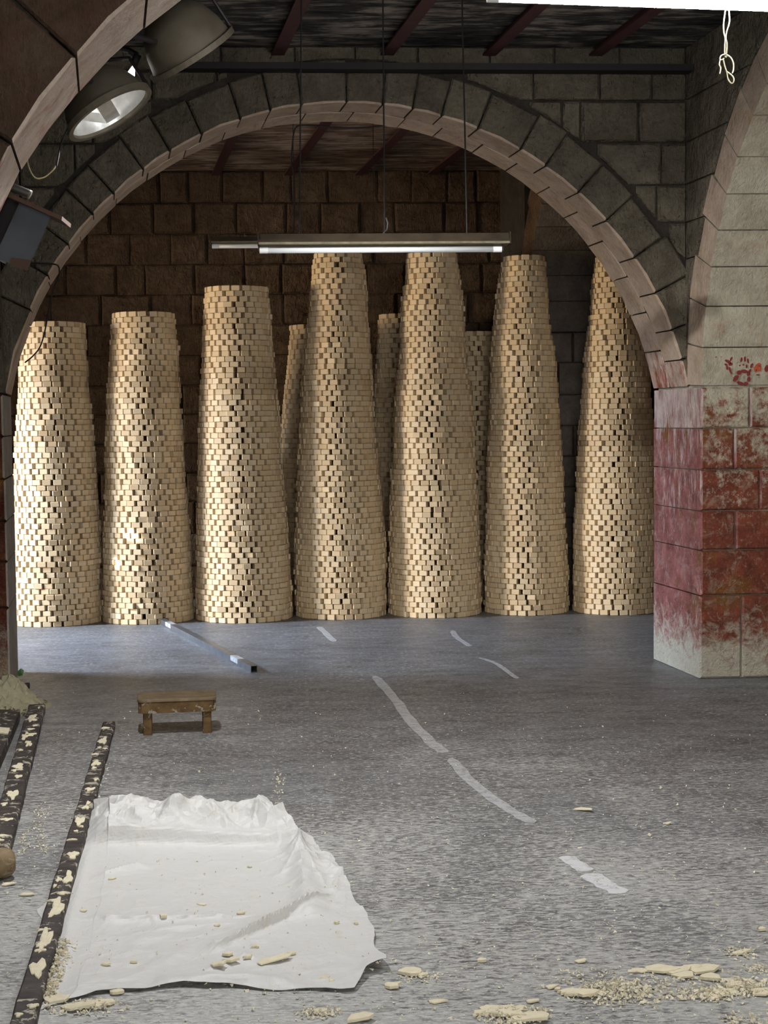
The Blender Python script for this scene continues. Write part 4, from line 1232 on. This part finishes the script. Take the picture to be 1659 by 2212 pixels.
cm = MB()
for (px, py, rx, ry, n, s, h) in ((1330, 2140, 0.10, 0.07, 420, 0.006, 0.02), (1340, 2155, 0.14, 0.06, 260, 0.006, 0.008), (1530, 2150, 0.12, 0.05, 300, 0.006, 0.014), (1610, 2135, 0.08, 0.06, 240, 0.007, 0.02), (1470, 2120, 0.2, 0.10, 260, 0.005, 0.004),
                                  (1110, 2195, 0.10, 0.06, 380, 0.006, 0.018), (905, 2112, 0.07, 0.05, 120, 0.004, 0.004), (1600, 2060, 0.05, 0.05, 90, 0.005, 0.006), (690, 2190, 0.06, 0.04, 160, 0.005, 0.008), (1640, 2095, 0.06, 0.05, 90, 0.005, 0.006),
                                  (1250, 2110, 0.12, 0.06, 90, 0.005, 0.004), (1620, 2205, 0.08, 0.05, 120, 0.006, 0.01), (190, 2178, 0.12, 0.05, 150, 0.006, 0.01)):
    heap(cm, px, py, rx, ry, n, s, h)
# trails and single crumbs over the near floor
for (a, b, n) in (((598, 1670), (604, 1760), 120), ((60, 1790), (45, 1850), 90), ((85, 1740), (95, 1850), 120), ((240, 1640), (205, 1740), 60), ((160, 1730), (120, 1850), 40)):
    for _ in range(n):
        k = random.random(); heap(cm, a[0] + (b[0] - a[0]) * k + random.gauss(0, 7), a[1] + (b[1] - a[1]) * k, 0.012, 0.03, 1, 0.0045, 0.0)
for _ in range(2600):
    y = 1480 + 740 * random.random() ** 0.75; x = random.uniform(-40 if y > 1600 else 130, 1700 if y > 1475 else 1400)
    heap(cm, x, y, 0.01, 0.01, 1, random.choice([0.0025, 0.003, 0.004, 0.0055]), 0.0)
tag(cm.build('soap_crumbs', M['crumb'], None, False, False), 'fine soap crumbs strewn over the grey floor', 'soap crumbs', kind='stuff')
cs = MB()
for _ in range(300):
    k = random.random(); x, y = 138 - 38 * k + random.gauss(0, 9), 2040 + 120 * k
    P = fl(x, y); b0 = len(cs.v); heap(cs, x, y, 0.02, 0.02, 1, 0.007, 0.01); dz = sheet_z(P.x, P.y)
    cs.v[b0:] = [(p[0], p[1], p[2] + dz) for p in cs.v[b0:]]
for _ in range(260):
    x, y = random.uniform(150, 800), random.uniform(1850, 2110)
    P = fl(x, y); dz = sheet_z(P.x, P.y)
    if dz == 0: continue
    b0 = len(cs.v); heap(cs, x, y, 0.01, 0.01, 1, random.choice([0.002, 0.003, 0.004]), 0.0)
    cs.v[b0:] = [(p[0], p[1], p[2] + dz) for p in cs.v[b0:]]
tag(cs.build('sheet_crumbs', M['flake'], None, False, False), 'fine soap crumbs strewn over the white plastic sheet', 'soap crumbs', kind='stuff')

# heap of shavings at the left pier
hp = MB(); c0 = fl(20, 1536); n1, n2 = 44, 30
for i in range(n1 + 1):
    for j in range(n2 + 1):
        x = c0.x - 0.42 + 0.62 * i / n1; y = c0.y - 0.20 + 0.52 * j / n2
        pk = math.exp(-(((x - fl(52, 1500).x) / 0.13) ** 2 + ((y - c0.y - 0.10) / 0.16) ** 2)) * 0.13 + math.exp(-(((x - c0.x + 0.22) / 0.16) ** 2 + ((y - c0.y) / 0.14) ** 2)) * 0.07
        dv, _ = noise.voronoi(Vector((x * 26, y * 26, 0))); pk *= 0.8 + 0.6 * min(1, dv[0] * 1.6); pk += 0.006 * noise.noise(Vector((x * 40, y * 40, 1)))
        hp.vert((x, y, max(-0.004, pk - 0.012)))
for i in range(n1):
    for j in range(n2):
        a = i * (n2 + 1) + j; hp.face((a, a + n2 + 1, a + n2 + 2, a + 1))
heap(hp, 50, 1525, 0.13, 0.12, 260, 0.012, 0.10); heap(hp, 10, 1545, 0.2, 0.10, 200, 0.012, 0.05)
tag(hp.build('soap_shavings', M['shaving'], None, False, False), 'heap of greenish soap shavings at the foot of left pier', 'shavings', kind='stuff')
P = fl(44, 1500); t = MB(); t.prism([Vector((-0.012, 0, 0.0)), Vector((0.012, 0, 0.004)), Vector((0.016, 0.004, 0.03)), Vector((0.0, 0.002, 0.042)), Vector((-0.014, 0, 0.028))], (0, 0.012, 0), 0.003, 0.001)
o = t.build('plastic_scrap', M['green']); o.location = (P.x, P.y + 0.02, 0.10); tag(o, 'small green plastic scrap on top of the shavings heap', 'scrap')
P = fl(-6, 1530); bt = empty('bottle', (P.x, P.y + 0.22, 0.0)); tag(bt, 'dark glass bottle lying behind the shavings heap', 'bottle')
t = MB(); t.lathe([(-0.20, 0.0), (-0.198, 0.03), (-0.19, 0.036), (-0.02, 0.036), (0.02, 0.03), (0.05, 0.015), (0.10, 0.013), (0.105, 0.016), (0.12, 0.016), (0.122, 0.0)], (0, 0, 0.075), (0.99, 0.05, 0.03), 24); t.build('body', M['bottle'], bt, True)
t = MB(); t.lathe([(0.112, 0.017), (0.13, 0.017), (0.131, 0.0)], (0, 0, 0.075), (0.99, 0.05, 0.03), 16); t.build('cap', M['dark_steel'], bt, True)

# ------------------------------------------------------------------ hand prints on the right pier
def blob(mb, zx, zy, rx, ry, rot=0.0, n=9, hole=0.0):
    ring = []; v = Y0 - 0.0075
    for k in range(n):
        a = 2 * math.pi * k / n; r = random.uniform(0.82, 1.12)
        dx, dy = rx * r * math.cos(a), ry * r * math.sin(a); c, s = math.cos(rot), math.sin(rot)
        ring.append((zx + dx * c - dy * s, zy + dx * s + dy * c))
    P = [at(1400 + x / 6.405, 680 + y / 6.405, v) for x, y in ring]
    mb.prism(P, (0, 0.007, 0), 0.001, 0.0003)


hpnt = MB()
for (x, y, rx, ry, ro) in ((1293, 622, 15, 36, 0.15), (1340, 612, 17, 42, 0.0), (1382, 634, 14, 36, -0.1), (1365, 712, 12, 28, 0), (1318, 690, 10, 14, 0), (1270, 700, 10, 12, 0), (1435, 705, 17, 38, 0.4), (1412, 775, 14, 30, 0.4),
                           (1335, 780, 50, 26, 0.2), (1262, 800, 30, 34, 0.5), (1215, 880, 30, 60, 0.6), (1280, 945, 50, 22, 0.2), (1360, 950, 30, 26, 0), (1395, 890, 22, 40, 0), (1395, 815, 24, 34, 0)):
    blob(hpnt, x, y, rx, ry, ro)
hpnt.build('handprint', M['hand'], wall_right)
h2 = MB()
for (x, y, rx, ry, ro) in ((1110, 650, 55, 22, 0.5), (1150, 610, 16, 34, 0.4), (1140, 680, 30, 24, 0), (1080, 690, 24, 14, 0.4), (1095, 730, 14, 36, -0.2), (1140, 770, 12, 50, -0.3), (950, 575, 30, 12, -0.7), (1025, 572, 26, 10, -0.6), (1640, 740, 26, 50, 0.2), (1525, 830, 28, 9, 0)):
    blob(h2, x, y, rx, ry, ro)
h2.build('handprint', M['hand'], wall_right)
h3 = MB()
for (x, y, rx, ry, ro) in ((1520, 735, 52, 48, 0.2), (1535, 690, 30, 26, 0), (1490, 770, 20, 22, 0), (1518, 250, 20, 24, 0.3)):
    blob(h3, x, y, rx, ry, ro)
h3.build('paint_smudge', M['hand2'], wall_right)
